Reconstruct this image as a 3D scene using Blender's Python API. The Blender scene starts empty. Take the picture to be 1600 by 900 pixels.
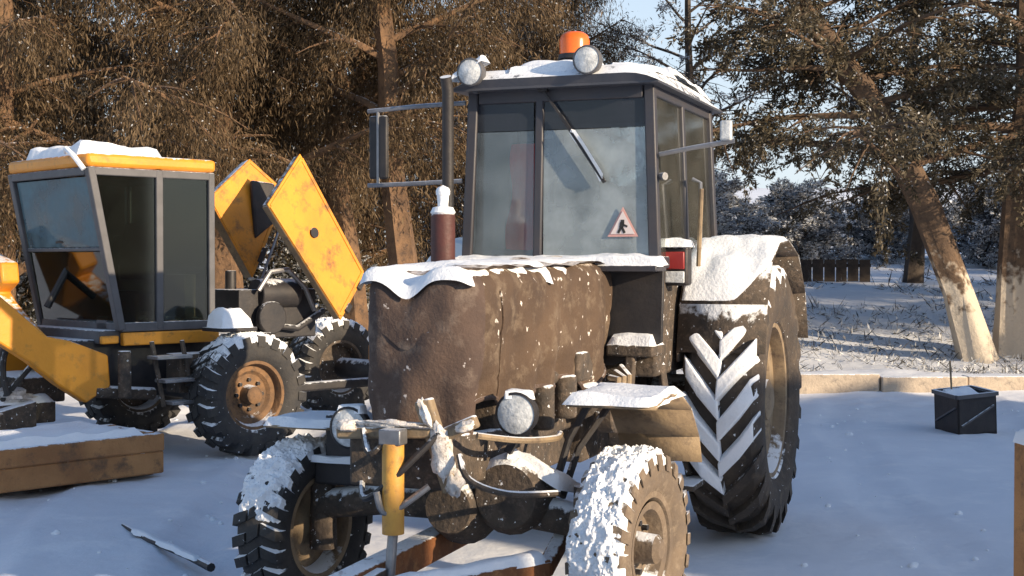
import bpy, math, random
import numpy as np
from mathutils import Vector, Matrix, Euler, noise
R = math.radians
sc = bpy.context.scene
col = sc.collection
random.seed(7)

# ------------------------------------------------------------ camera, sky, sun, exposure
cam_d = bpy.data.cameras.new('camera'); cam = bpy.data.objects.new('camera', cam_d); col.objects.link(cam)
cam.location = (0, 0, 1.52); cam.rotation_euler = (R(90-1.09), 0, 0)
cam_d.sensor_width = 36; cam_d.lens = 36*2100/1600; cam_d.clip_end = 2000; cam_d.clip_start = .05
sc.camera = cam

SUN_EL = 16.0
SH = Vector((.80, -.60, 0)).normalized()           # horizontal direction towards the sun
w = bpy.data.worlds.new('World'); sc.world = w; w.use_nodes = True
nt = w.node_tree; bg = nt.nodes['Background']
sky = nt.nodes.new('ShaderNodeTexSky'); sky.sky_type = 'NISHITA'; sky.sun_disc = False
sky.sun_elevation = R(SUN_EL); sky.sun_rotation = math.atan2(SH.x, SH.y)
sky.dust_density = 1.2; sky.ozone_density = 3.0
tcw = nt.nodes.new('ShaderNodeTexCoord'); spw = nt.nodes.new('ShaderNodeSeparateXYZ'); nt.links.new(tcw.outputs['Generated'], spw.inputs[0])
mrw = nt.nodes.new('ShaderNodeMapRange'); mrw.inputs['From Min'].default_value = 0; mrw.inputs['From Max'].default_value = .6; mrw.inputs['To Min'].default_value = .9; mrw.inputs['To Max'].default_value = 0
nt.links.new(spw.outputs[2], mrw.inputs[0])
mxw = nt.nodes.new('ShaderNodeMix'); mxw.data_type = 'RGBA'; nt.links.new(mrw.outputs[0], mxw.inputs[0]); nt.links.new(sky.outputs[0], mxw.inputs[6]); mxw.inputs[7].default_value = (3.7,4.1,4.5,1)
nt.links.new(mxw.outputs[2], bg.inputs[0]); bg.inputs[1].default_value = .138
sun_d = bpy.data.lights.new('sun', 'SUN'); sun = bpy.data.objects.new('sun', sun_d); col.objects.link(sun)
sun_d.energy = 4.6; sun_d.angle = R(.5); sun_d.color = (1, .80, .56)
to_sun = Vector((SH.x*math.cos(R(SUN_EL)), SH.y*math.cos(R(SUN_EL)), math.sin(R(SUN_EL))))
sun.rotation_euler = to_sun.to_track_quat('Z', 'Y').to_euler()
vs = sc.view_settings; vs.view_transform = 'Standard'; vs.look = 'None'; vs.gamma = 1; vs.exposure = .70

# ------------------------------------------------------------ helpers
def tag(o, label=None, cat=None, group=None, kind=None):
    if label: o['label'] = label
    if cat: o['category'] = cat
    if group: o['group'] = group
    if kind: o['kind'] = kind
    return o
def empty(name, loc=(0,0,0), rz=0, parent=None):
    o = bpy.data.objects.new(name, None); col.objects.link(o)
    o.location = loc; o.rotation_euler = (0,0,rz); o.parent = parent
    o.empty_display_size = .1
    return o
def copy_tree(o, parent=None):
    c = o.copy(); col.objects.link(c); c.parent = parent
    for ch in o.children: copy_tree(ch, c)
    return c
V = Vector
class MB:
    def __init__(s): s.v = []; s.f = []
    def add(s, vs, fs):
        n = len(s.v); s.v += [tuple(p) for p in vs]; s.f += [tuple(i+n for i in f) for f in fs]; return s
    def box(s, c, size, rot=None):
        m = Euler(rot).to_matrix() if rot else Matrix.Identity(3)
        a = [V(c)+m@V((x*size[0]/2, y*size[1]/2, z*size[2]/2)) for x in(-1,1) for y in(-1,1) for z in(-1,1)]
        return s.add(a, [(0,1,3,2),(4,6,7,5),(0,4,5,1),(2,3,7,6),(0,2,6,4),(1,5,7,3)])
    def beam(s, p0, p1, wd, ht, up=(0,0,1), taper=1.0):
        p0, p1 = V(p0), V(p1); d = (p1-p0).normalized(); side = d.cross(V(up)).normalized(); u = side.cross(d)
        a = []
        for p, k in ((p0,1),(p1,taper)):
            for i, j in ((-1,-1),(1,-1),(1,1),(-1,1)): a.append(p+side*(i*wd/2*k)+u*(j*ht/2*k))
        return s.add(a, [(3,2,1,0),(4,5,6,7),(0,1,5,4),(1,2,6,5),(2,3,7,6),(3,0,4,7)])
    def tube(s, pts, r, n=10, cap=True):
        pts = [V(p) for p in pts]; rs = r if isinstance(r,(list,tuple)) else [r]*len(pts)
        a = []; f = []; prev = None
        for i, p in enumerate(pts):
            d = (pts[min(i+1,len(pts)-1)]-pts[max(i-1,0)]).normalized()
            if prev is None: side = d.cross(V((0,0,1)) if abs(d.z)<.9 else V((1,0,0))).normalized()
            else: side = (prev-d*prev.dot(d)).normalized()
            prev = side; u = d.cross(side)
            for k in range(n):
                t = 2*math.pi*k/n; a.append(p+side*(math.cos(t)*rs[i])+u*(math.sin(t)*rs[i]))
        for i in range(len(pts)-1):
            for k in range(n):
                k2 = (k+1)%n; f.append((i*n+k, i*n+k2, (i+1)*n+k2, (i+1)*n+k))
        if cap: f.append(tuple(range(n))[::-1]); f.append(tuple((len(pts)-1)*n+k for k in range(n)))
        return s.add(a, f)
    def lathe(s, prof, n=32, c=(0,0,0), axis='y', closed=False):
        a = []; f = []; m = len(prof)
        for k in range(n):
            t = 2*math.pi*k/n
            for r, h in prof:
                p = {'y': V((r*math.cos(t), h, r*math.sin(t))), 'z': V((r*math.cos(t), r*math.sin(t), h)), 'x': V((h, r*math.cos(t), r*math.sin(t)))}[axis]
                a.append(V(c)+p)
        for k in range(n):
            k2 = (k+1)%n
            for i in range(m if closed else m-1):
                j = (i+1)%m; f.append((k*m+i, k*m+j, k2*m+j, k2*m+i))
        return s.add(a, f)
    def prism(s, pts, off):
        pts = [V(p) for p in pts]; n = len(pts); off = V(off)
        return s.add(pts+[p+off for p in pts], [tuple(range(n))[::-1], tuple(range(n,2*n))]+[(i,(i+1)%n,(i+1)%n+n,i+n) for i in range(n)])
    def grid(s, fn, nu, nv):
        a = [fn(i/nu, j/nv) for i in range(nu+1) for j in range(nv+1)]
        f = [(i*(nv+1)+j, (i+1)*(nv+1)+j, (i+1)*(nv+1)+j+1, i*(nv+1)+j+1) for i in range(nu) for j in range(nv)]
        return s.add(a, f)
    def snow(s, p00, p10, p11, p01, th=.04, nu=14, nv=10, seed=0, up=(0,0,1), sink=.006):
        p00,p10,p11,p01 = map(V,(p00,p10,p11,p01)); up = V(up)
        def fn(u, v):
            eu = min(u,1-u)*2; ev = min(v,1-v)*2
            q = p00*(1-u)*(1-v)+p10*u*(1-v)+p11*u*v+p01*(1-u)*v
            e = min(1, min(eu*(p10-p00).length, ev*(p01-p00).length)/(th*1.5))
            k = math.sqrt(max(0, 1-(1-e)**2))
            nz = noise.noise((q*5+V((seed*3.1,seed,0))))*.45+noise.noise(q*14+V((seed,0,0)))*.2
            wob = V((noise.noise(q*9+V((0,seed,5))), noise.noise(q*9+V((3,seed,1))), 0))*(.018*(1-k))
            return q+wob+up*(th*k*(1+nz)-sink*(1-k))
        return s.grid(fn, nu, nv)
    def build(s, name, m, parent=None, smooth=True, bevel=0, angle=40, loc=None):
        me = bpy.data.meshes.new(name); me.from_pydata(s.v, [], s.f); me.update()
        if m: me.materials.append(m)
        if smooth:
            me.shade_smooth(); me.set_sharp_from_angle(angle=R(angle))
        o = bpy.data.objects.new(name, me); col.objects.link(o); o.parent = parent
        if loc: o.location = loc
        if bevel:
            b = o.modifiers.new('bevel','BEVEL'); b.width = bevel; b.segments = 2; b.limit_method = 'ANGLE'
        return o
def np_mesh(name, verts, quads, m, parent=None, smooth=False):
    me = bpy.data.meshes.new(name)
    nv, nf = len(verts), len(quads)
    me.vertices.add(nv); me.vertices.foreach_set('co', np.asarray(verts, np.float32).ravel())
    me.loops.add(nf*4); me.loops.foreach_set('vertex_index', np.asarray(quads, np.int32).ravel())
    me.polygons.add(nf); me.polygons.foreach_set('loop_start', np.arange(0, nf*4, 4, dtype=np.int32))
    me.update(calc_edges=True); me.validate()
    me.materials.append(m)
    if smooth: me.shade_smooth()
    o = bpy.data.objects.new(name, me); col.objects.link(o); o.parent = parent
    return o

# ------------------------------------------------------------ materials
def mat(name, c1, c2=None, scale=6, rough=.7, metal=0, bump=.2, bscale=40, dust=None, dustc=(.84,.86,.88), c3=None, speck=None, trans=0):
    """noise-mixed colours, fine bump, optional settled snow (dust = amount on upward faces, speck = scattered flecks)"""
    m = bpy.data.materials.new(name); m.use_nodes = True; t = m.node_tree; n = t.nodes; L = t.links
    b = n['Principled BSDF']; b.inputs['Roughness'].default_value = rough; b.inputs['Metallic'].default_value = metal
    tc = n.new('ShaderNodeTexCoord')
    def nz(sc_, det=5, rg=.6):
        x = n.new('ShaderNodeTexNoise'); x.inputs['Scale'].default_value = sc_; x.inputs['Detail'].default_value = det; x.inputs['Roughness'].default_value = rg
        L.new(tc.outputs['Object'], x.inputs['Vector']); return x
    def rmp(src, a, bb):
        x = n.new('ShaderNodeMapRange'); x.inputs['From Min'].default_value = a; x.inputs['From Max'].default_value = bb; L.new(src, x.inputs['Value']); return x.outputs[0]
    def mix(f, a, bb):
        x = n.new('ShaderNodeMix'); x.data_type = 'RGBA'; L.new(f, x.inputs[0])
        for i, q in ((6,a),(7,bb)):
            if isinstance(q, tuple): x.inputs[i].default_value = (*q,1)
            else: L.new(q, x.inputs[i])
        return x.outputs[2]
    cur = mix(rmp(nz(scale).outputs[0], .35, .65), tuple(c1), tuple(c2 or c1))
    if c3: cur = mix(rmp(nz(scale*2.7, 8, .7).outputs[0], .52, .68), cur, tuple(c3))
    if speck:
        cur = mix(rmp(nz(speck[0], 3, .6).outputs[0], speck[1], speck[1]+.03), cur, tuple(dustc))
    if dust:
        g = n.new('ShaderNodeNewGeometry'); sp = n.new('ShaderNodeSeparateXYZ'); L.new(g.outputs['Normal'], sp.inputs[0])
        ad = n.new('ShaderNodeMath'); ad.operation = 'MULTIPLY_ADD'; L.new(nz(22,6,.65).outputs[0], ad.inputs[0]); ad.inputs[1].default_value = 1.3; L.new(sp.outputs[2], ad.inputs[2])
        cur = mix(rmp(ad.outputs[0], 1.55-dust, 1.75-dust), cur, tuple(dustc))
    if isinstance(cur, tuple): b.inputs['Base Color'].default_value = (*cur,1)
    else: L.new(cur, b.inputs['Base Color'])
    if bump:
        bp = n.new('ShaderNodeBump'); bp.inputs['Strength'].default_value = bump; bp.inputs['Distance'].default_value = .02
        L.new(nz(bscale, 6).outputs[0], bp.inputs['Height']); L.new(bp.outputs[0], b.inputs['Normal'])
    return m
def foliage(name, cols, rough=.8, transl=.25, scale=1.3):
    m = bpy.data.materials.new(name); m.use_nodes = True; t = m.node_tree; n = t.nodes; L = t.links
    b = n['Principled BSDF']; b.inputs['Roughness'].default_value = rough; b.inputs['Specular IOR Level'].default_value = .2
    g = n.new('ShaderNodeNewGeometry'); nz = n.new('ShaderNodeTexNoise'); nz.inputs['Scale'].default_value = scale
    L.new(g.outputs['Position'], nz.inputs['Vector'])
    ad = n.new('ShaderNodeMath'); ad.operation = 'MULTIPLY_ADD'; L.new(g.outputs['Random Per Island'], ad.inputs[0]); ad.inputs[1].default_value = .5; L.new(nz.outputs[0], ad.inputs[2])
    r = n.new('ShaderNodeValToRGB'); L.new(ad.outputs[0], r.inputs[0])
    e = r.color_ramp.elements; e[0].position = .35; e[0].color = (*cols[0],1); e[1].position = 1.0; e[1].color = (*cols[-1],1)
    for i, c in enumerate(cols[1:-1]): x = e.new(.35+.65*(i+1)/(len(cols)-1)); x.color = (*c,1)
    L.new(r.outputs[0], b.inputs['Base Color'])
    tr = n.new('ShaderNodeBsdfTranslucent'); L.new(r.outputs[0], tr.inputs[0])
    mx = n.new('ShaderNodeMixShader'); mx.inputs[0].default_value = transl
    L.new(b.outputs[0], mx.inputs[1]); L.new(tr.outputs[0], mx.inputs[2]); L.new(mx.outputs[0], n['Material Output'].inputs[0])
    return m
def glass(name, tint, frost, fcol, rough=.06):  # frost share mixes in a flat colour; some panes use it for reflected sky
    m = bpy.data.materials.new(name); m.use_nodes = True; t = m.node_tree; n = t.nodes; L = t.links
    tr = n.new('ShaderNodeBsdfTransparent'); tr.inputs[0].default_value = (*tint,1)
    gl = n.new('ShaderNodeBsdfGlossy'); gl.inputs['Roughness'].default_value = rough; gl.inputs[0].default_value = (.9,.93,.95,1)
    df = n.new('ShaderNodeBsdfDiffuse'); df.inputs[0].default_value = (*fcol,1)
    fr = n.new('ShaderNodeFresnel'); fr.inputs[0].default_value = 1.6
    tc = n.new('ShaderNodeTexCoord'); nz = n.new('ShaderNodeTexNoise'); nz.inputs['Scale'].default_value = 5; nz.inputs['Detail'].default_value = 7
    L.new(tc.outputs['Object'], nz.inputs['Vector'])
    rm = n.new('ShaderNodeMapRange'); rm.inputs['From Min'].default_value = .3; rm.inputs['From Max'].default_value = .75; rm.inputs['To Min'].default_value = frost*.5; rm.inputs['To Max'].default_value = min(1,frost*1.6)
    L.new(nz.outputs[0], rm.inputs[0])
    a = n.new('ShaderNodeMixShader'); L.new(fr.outputs[0], a.inputs[0]); L.new(tr.outputs[0], a.inputs[1]); L.new(gl.outputs[0], a.inputs[2])
    bmx = n.new('ShaderNodeMixShader'); L.new(rm.outputs[0], bmx.inputs[0]); L.new(a.outputs[0], bmx.inputs[1]); L.new(df.outputs[0], bmx.inputs[2])
    L.new(bmx.outputs[0], n['Material Output'].inputs[0]); return m

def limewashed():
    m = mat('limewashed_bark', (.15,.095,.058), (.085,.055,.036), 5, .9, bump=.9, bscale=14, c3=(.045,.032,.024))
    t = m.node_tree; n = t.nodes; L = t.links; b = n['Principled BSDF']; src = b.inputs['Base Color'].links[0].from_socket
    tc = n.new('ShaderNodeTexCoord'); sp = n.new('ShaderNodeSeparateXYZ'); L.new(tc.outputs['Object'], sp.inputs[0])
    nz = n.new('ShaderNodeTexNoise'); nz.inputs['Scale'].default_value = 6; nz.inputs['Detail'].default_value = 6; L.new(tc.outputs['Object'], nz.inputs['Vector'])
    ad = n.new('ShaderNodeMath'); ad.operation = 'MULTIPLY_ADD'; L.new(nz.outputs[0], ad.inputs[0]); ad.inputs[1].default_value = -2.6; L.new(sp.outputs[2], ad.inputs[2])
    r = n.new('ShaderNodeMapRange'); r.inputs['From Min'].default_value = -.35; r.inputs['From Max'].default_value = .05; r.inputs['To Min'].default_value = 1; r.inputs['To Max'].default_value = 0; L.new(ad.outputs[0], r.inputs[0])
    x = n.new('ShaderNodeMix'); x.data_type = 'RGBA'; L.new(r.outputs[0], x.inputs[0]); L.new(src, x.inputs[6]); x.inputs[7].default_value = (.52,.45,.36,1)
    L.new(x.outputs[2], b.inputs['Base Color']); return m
M = {}
M['snow'] = mat('snow', (.86,.88,.90), (.80,.83,.87), 3, .75, bump=.35, bscale=55)
M['caked'] = mat('caked_snow', (.78,.76,.74), (.55,.50,.45), 14, .8, bump=.6, bscale=40, c3=(.22,.17,.13))
M['rubber'] = mat('rubber', (.028,.028,.03), (.05,.046,.042), 9, .85, bump=.3, dust=.35, speck=(34,.69))
M['muddy_rubber'] = mat('muddy_rubber', (.085,.062,.044), (.04,.034,.030), 4, .9, bump=.4, c3=(.12,.09,.062), dust=.3, speck=(34,.69))
M['dusty_rubber'] = mat('dusty_rubber', (.17,.125,.085), (.11,.085,.065), 7, .9, bump=.35, c3=(.22,.17,.12), dust=.3)
M['black'] = mat('black_metal', (.022,.022,.026), (.04,.036,.036), 8, .55, .3, bump=.12, dust=.25)
M['cabframe'] = mat('cab_paint', (.035,.038,.05), (.05,.045,.05), 6, .5, bump=.1, dust=.18)
M['roof'] = mat('roof_paint', (.05,.055,.07), (.07,.07,.08), 5, .5, bump=.1, dust=.35)
M['grime'] = mat('grimy_iron', (.10,.075,.055), (.05,.042,.036), 10, .85, .1, bump=.5, c3=(.16,.12,.09), dust=.38, speck=(34,.66))
M['tan'] = mat('tan_paint', (.30,.22,.13), (.20,.145,.09), 6, .7, bump=.25, c3=(.12,.085,.06), dust=.3)
M['hub'] = mat('rusty_hub', (.22,.12,.055), (.12,.07,.038), 7, .85, bump=.4, c3=(.06,.042,.03), dust=.2)
M['rust'] = mat('rust', (.24,.09,.03), (.13,.055,.025), 7, .85, .1, bump=.5, c3=(.30,.15,.06), dust=.2)
M['timber'] = mat('lightened_brown', (.44,.22,.085), (.28,.13,.05), 2.5, .85, bump=.6, c3=(.12,.07,.04), dust=.15)  # base colour lightened to stand in for sun the steel box misses
M['cover'] = mat('cover_cloth', (.105,.066,.040), (.06,.038,.025), 3, .9, bump=.35, bscale=60, c3=(.17,.125,.085), speck=(19,.66), dustc=(.66,.60,.54), dust=.10)
M['cover_front'] = mat('cover_front_cloth', (.115,.074,.054), (.066,.044,.036), 3, .9, bump=.35, bscale=60, c3=(.16,.12,.095), speck=(16,.68), dustc=(.5,.46,.44), dust=.10)
M['yellow'] = mat('yellow_paint', (.74,.30,.022), (.64,.25,.02), 3, .45, bump=.1, c3=(.45,.2,.03), dust=.12)
M['yellow_worn'] = mat('yellow_worn_paint', (.74,.30,.022), (.58,.23,.022), 2.2, .55, bump=.2, c3=(.20,.10,.035))
M['amberyellow'] = mat('cylinder_yellow', (.62,.33,.06), (.5,.25,.05), 9, .5, bump=.15, c3=(.3,.15,.05))
M['maroon'] = mat('maroon_paint', (.085,.024,.02), (.05,.018,.016), 8, .6, bump=.2, dust=.1)
M['red'] = mat('red_plastic', (.26,.022,.02), None, 6, .4, bump=0)
M['redcloth'] = mat('red_cloth', (.7,.06,.05), (.55,.05,.05), 8, .9, bump=.3)
M['orange'] = mat('beacon_plastic', (.85,.16,.02), (.75,.13,.015), 8, .25, bump=0)
M['lens'] = mat('lamp_glass', (.70,.72,.72), (.42,.44,.45), 26, .12, 0, bump=.3, bscale=70)
M['steel'] = mat('grey_steel', (.30,.30,.31), (.2,.2,.21), 12, .45, .7, bump=.1, dust=.2)
M['grey'] = mat('grey_frame', (.10,.098,.105), (.075,.075,.08), 8, .6, bump=.1, dust=.2)
M['seat'] = mat('seat_vinyl', (.04,.04,.045), None, 8, .6, bump=.1)
M['white'] = mat('white_sticker', (.66,.58,.56), None, 8, .6, bump=0)
M['pinkred'] = mat('red_print', (.58,.32,.29), None, 8, .6, bump=0)
M['ink'] = mat('black_print', (.02,.02,.02), None, 8, .6, bump=0)
M['bark'] = mat('bark', (.20,.115,.06), (.11,.065,.038), 5, .9, bump=.9, bscale=14, c3=(.06,.04,.03), dust=.1)
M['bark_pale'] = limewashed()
M['bark_grey'] = mat('bark_grey', (.085,.065,.05), (.05,.04,.034), 5, .9, bump=.9, bscale=14, dust=.25)
M['brick'] = mat('shed_brick', (.30,.14,.09), (.22,.11,.075), 3, .9, bump=.4)
M['door'] = mat('shed_door', (.10,.12,.10), (.08,.09,.08), 3, .7, bump=.1)
M['glass_front'] = glass('frost_and_sky_windscreen', (.90,.95,.97), .20, (.36,.42,.46))  # frost, plus a pale tone painted in for reflected sky
M['glass_sky_paint'] = glass('painted_sky_windscreen', (.90,.95,.97), .38, (.50,.57,.60))  # extra pale frost painted in place of the sky's reflection
M['glass_tint'] = glass('tinted_strip', (.25,.29,.34), .45, (.05,.06,.08), .1)
M['glass_side'] = glass('side_glass', (.6,.63,.63), .08, (.25,.24,.22))
M['glass_dark'] = glass('green_grey_glass', (.30,.36,.32), .06, (.06,.07,.06))
M['glass_blue'] = glass('painted_sky_glass', (.40,.48,.52), .6, (.13,.21,.25))  # blue of the reflected sky put into the pane colour
M['leaf_brown'] = foliage('brown_needles', [(.022,.017,.012),(.060,.042,.024),(.115,.077,.042),(.20,.142,.085)])
M['leaf_grey'] = foliage('grey_brown_twigs', [(.026,.024,.022),(.056,.051,.045),(.094,.085,.074),(.16,.15,.135)])
M['leaf_olive'] = foliage('olive_brown_leaves', [(.028,.024,.017),(.062,.052,.034),(.105,.085,.055),(.17,.145,.105)])
M['leaf_dark'] = foliage('dark_needles', [(.022,.022,.016),(.05,.045,.028),(.085,.07,.042)])
M['frost'] = foliage('frost', [(.30,.30,.31),(.48,.49,.50),(.72,.74,.76)], transl=.3)

# ------------------------------------------------------------ ground
def terrain(x, y):
    z = 0.0
    # ploughed ridge along the far side of the yard, then the bank rising to the wood
    if y > 12:
        c = 16.1+.25*math.sin(x*.5)
        z += .22*math.exp(-((y-c)/.85)**2)*(.85+.3*noise.noise(V((x*.8,y*.8,0))))
        if y > 17.0:
            t = min(1,(y-17.0)/12); z += 1.15*t*t*(3-2*t)*(0.55+.45*min(1,max(0,(x+2)/6)))
    if y > 30: z += (.02+.075*min(1,max(0,(x-.5)/4)))*(min(y,85)-30)
    z += .024*noise.noise(V((x*.9,y*.9,.3)))+.013*noise.noise(V((x*2.7,y*2.7,4)))+.007*noise.noise(V((x*7,y*7,9)))
    # wheel ruts pressed into the snow
    if 3 < y < 15:
        for x0, k, b in ((-1.75,-.10,.02),(-3.0,-.16,.02),(2.35,.10,.012),(3.85,.12,.012)):
            amp = .45 if x0 > 0 else 1
            c = x0+k*(y-8)+b*(y-8)**2+.05*math.sin(y*1.7+x0); d = (x-c)/.17
            if abs(d) < 3:
                z += -.030*amp*math.exp(-d**4)+.016*amp*math.exp(-((abs(d)-1.35)/.4)**2)*(1+.8*noise.noise(V((x*6,y*6,2))))
                z += .006*math.exp(-d**4)*math.sin(y*38+abs(d)*3)
        # trodden patches
        m = max(0, noise.noise(V((x*.35+3,y*.35,1)))); z += .05*m*noise.noise(V((x*4.5,y*4.5,6)))
    return z
def grade(a, b, n0, far, g=1.18):
    xs = list(np.linspace(a, b, n0)); d = xs[1]-xs[0]; lo = []; hi = []
    p, q, e = a, b, d
    while p > -far or q < far:
        e *= g; p -= e; q += e; lo.append(p); hi.append(q)
    return lo[::-1]+xs+hi
gx = grade(-7, 9, 230, 260); gy = [y for y in grade(3.5, 22, 250, 300)]
mb = MB(); NX, NY = len(gx), len(gy)
gv = [(x, y, terrain(x, y)) for x in gx for y in gy]
gq = [(i*NY+j, (i+1)*NY+j, (i+1)*NY+j+1, i*NY+j+1) for i in range(NX-1) for j in range(NY-1)]
def ground_mat():
    m = mat('packed_snow', (.80,.82,.86), (.72,.75,.80), .8, .7, bump=.5, bscale=9, c3=(.86,.87,.89))
    return m
g = np_mesh('snow_ground', gv, gq, ground_mat(), smooth=True); tag(g, kind='structure')

kb = bpy.data.objects.new('kerb', None); col.objects.link(kb); kb.location = (2.2, 15.35, 0); kb.rotation_euler = (0,0,R(1.5)); tag(kb, kind='structure')
M_k = mat('kerb_concrete', (.50,.41,.31), (.38,.31,.24), 4, .9, bump=.4, c3=(.26,.22,.18), dust=.38)
mbk = MB(); mbk.box((0,0,.11),(.985,.24,.30)); k0 = mbk.build('kerb_stone', M_k, kb, bevel=.015)
for k in range(11):
    o = k0 if k == 0 else k0.copy()
    if k: col.objects.link(o); o.parent = kb
    o.location = (k+.5, .02*math.sin(k*2.3), -.03+.02*math.sin(k*1.9)); o.rotation_euler = (0,0,.012*math.sin(k*3.1))
# ------------------------------------------------------------ wheels
def lug_mesh(mb, Rr, wd, n, kind, lh, a0=0, a1=2*math.pi, grow=0):
    """tread pieces; chevron bars or staggered blocks, wrapped over the shoulder"""
    for i in range(n):
        for sgn in (-1, 1):
            a = 2*math.pi*(i+(.5 if sgn > 0 else 0))/n
            if a0 < 0 and a > math.pi: a -= 2*math.pi
            if not (a0 <= a <= a1): continue
            if kind == 'bar':
                da = 2*math.pi/n*.20; sl = -.36
                ts = [(-.03,0,0),(.55,.5,0),(.92,.86,-.012),(1.04,1.0,-.075)]
            else:
                da = 2*math.pi/n*.29; sl = .07
                ts = [(.36,0,0),(.7,.5,-.004),(1.0,1,-.02),(1.09,1.15,-.085)]
            vs = []; fs = []
            for k,(t, s_, dr) in enumerate(ts):
                y = sgn*t*wd/2; ac = a-sl*s_
                for (e, rr) in ((-1,Rr-lh*1.8),(1,Rr-lh*1.8),(.82,Rr),(-.82,Rr)):
                    rr2 = rr+dr*(Rr/.75)+grow*(rr == Rr); an = ac+e*da*(1+(grow>0)*.5)
                    vs.append((rr2*math.cos(an), y, rr2*math.sin(an)))
            for k in range(len(ts)-1):
                for q in range(4):
                    q2 = (q+1)%4; f = (k*4+q, k*4+q2, (k+1)*4+q2, (k+1)*4+q); fs.append(f if sgn > 0 else f[::-1])
            fs.append((0,1,2,3) if sgn < 0 else (3,2,1,0)); e = 4*(len(ts)-1)
            fs.append((e,e+1,e+2,e+3) if sgn > 0 else (e+3,e+2,e+1,e)); mb.add(vs, fs)
        if kind == 'block':
            a = 2*math.pi*(i+.25)/n
            if not (a0 <= a <= a1): continue
            da = 2*math.pi/n*.30
            vs = []
            for y in (-.25*wd/2, .25*wd/2):
                for (e, rr) in ((-1,Rr-lh*1.8),(1,Rr-lh*1.8),(.82,Rr),(-.82,Rr)):
                    an = a+e*da+(.05 if y > 0 else -.05); vs.append(((rr+grow*(rr==Rr))*math.cos(an), y, (rr+grow*(rr==Rr))*math.sin(an)))
            mb.add(vs, [(0,1,2,3)[::-1],(4,5,6,7)]+[(q,(q+1)%4,(q+1)%4+4,q+4) for q in range(4)])
def wheel(name, parent, loc, rz, Rr, wd, rimr, n, kind, lh, tm, rimm, disc_side, snow=None, lugsnow=None, dish=.06, seed=0):
    """disc_side +1: the dished face looks to +y"""
    W = empty(name, loc, rz, parent)
    c = Rr-lh; h = wd/2
    prof = [(rimr,-h*.72),(rimr+.02,-h*.86),(rimr+(c-rimr)*.35,-h*1.02),(rimr+(c-rimr)*.62,-h*1.04),(c-.055*Rr/.45*.6,-h*.98),(c-.012,-h*.80),(c,-h*.45),(c+.004,0),
            (c,h*.45),(c-.012,h*.80),(c-.055*Rr/.45*.6,h*.98),(rimr+(c-rimr)*.62,h*1.04),(rimr+(c-rimr)*.35,h*1.02),(rimr+.02,h*.86),(rimr,h*.72)]
    mb = MB(); mb.lathe(prof, 64); lug_mesh(mb, Rr, wd, n, kind, lh)
    t = mb.build('tyre', tm, W, angle=32)
    s = disc_side
    mb = MB(); mb.lathe([(rimr+.004,-h*.74),(rimr+.012,-h*.8),(rimr-.012,-h*.78),(rimr-.03,-h*.5),(rimr-.03,h*.5),(rimr-.012,h*.78),(rimr+.012,h*.8),(rimr+.004,h*.74)], 40)
    d = s*h*.2
    mb.lathe([(rimr-.028,d+s*dish),(rimr*.72,d+s*dish*.9),(rimr*.62,d),(rimr*.3,d-s*.005),(rimr*.28,d+s*.035),(.0,d+s*.04)], 40)
    mb.lathe([(rimr-.028,-d*.3),(rimr*.5,-d*.3),(rimr*.3,-d*.3-s*.02),(0,-d*.3-s*.03)], 32)
    r = mb.build('rim', rimm, W)
    mb = MB(); mb.tube([(0,d,0),(0,d+s*.09,0),(0,d+s*.11,0)], [rimr*.30,rimr*.27,rimr*.16], 16); 
    mb.build('hub', rimm, W)
    for k in range(8):
        a = 2*math.pi*k/8; mbb = MB(); x, z = rimr*.45*math.cos(a), rimr*.45*math.sin(a)
        mbb.tube([(x,d-s*.01,z),(x,d+s*.022,z)], .014*Rr/.42, 6); mbb.build('bolt', M['black'], W, smooth=False)
    if snow:
        # packed snow over the upper tread: (angle from, to, thickness)
        a0, a1, th = snow
        def fn(u, v):
            a = a0+(a1-a0)*u; y = (v-.5)*wd*1.02
            e = min(1, min(u,1-u)*7); k = abs(2*v-1)
            base = c+.002-(.05*Rr/.45 if k > .97 else .018*max(0,(k-.75)/.25))
            q = V((math.cos(a)*3.2*Rr/.42, y*11, math.sin(a)*3.2*Rr/.42))
            nz = noise.noise(q*2.2+V((seed,0,0)))*.6+noise.noise(q*5+V((0,seed,0)))*.45+noise.noise(q*13+V((0,seed,3)))*.3
            rr = base+max(-.02, th*e*(1.0+nz*1.25)-.012*(1-e)-th*.65*k*k)
            return V((rr*math.cos(a), y, rr*math.sin(a)))
        mb = MB(); mb.grid(fn, 190, 44); mb.build('snow_crust', M['snow'], W)
    if lugsnow:
        mb = MB(); lug_mesh(mb, Rr, wd*.97, n, kind, lh*.75, lugsnow[0], lugsnow[1], grow=.02)
        jit = []
        for p in mb.v:
            q = V(p); k = noise.noise(q*7); k2 = noise.noise(q*19); rr = math.hypot(p[0],p[2]); f_ = (rr-.004+.026*k+.016*k2)/rr
            jit.append((p[0]*f_+.02*noise.noise(q*11+V((4,0,0))), p[1]*.98+.018*k2, p[2]*f_+.02*noise.noise(q*11+V((0,4,0)))))
        mb.v = jit
        mb.build('snow_crust', M['snow'], W, angle=80, bevel=.014)
    return W

# ------------------------------------------------------------ the tractor
TX, TY, TH = .60, 7.85, R(21)
T = empty('tractor', (TX, TY, 0), -math.pi/2-TH)
tag(T, 'snow-dusted wheeled tractor with glazed cab and brown cloth over its bonnet', 'tractor')
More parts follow.
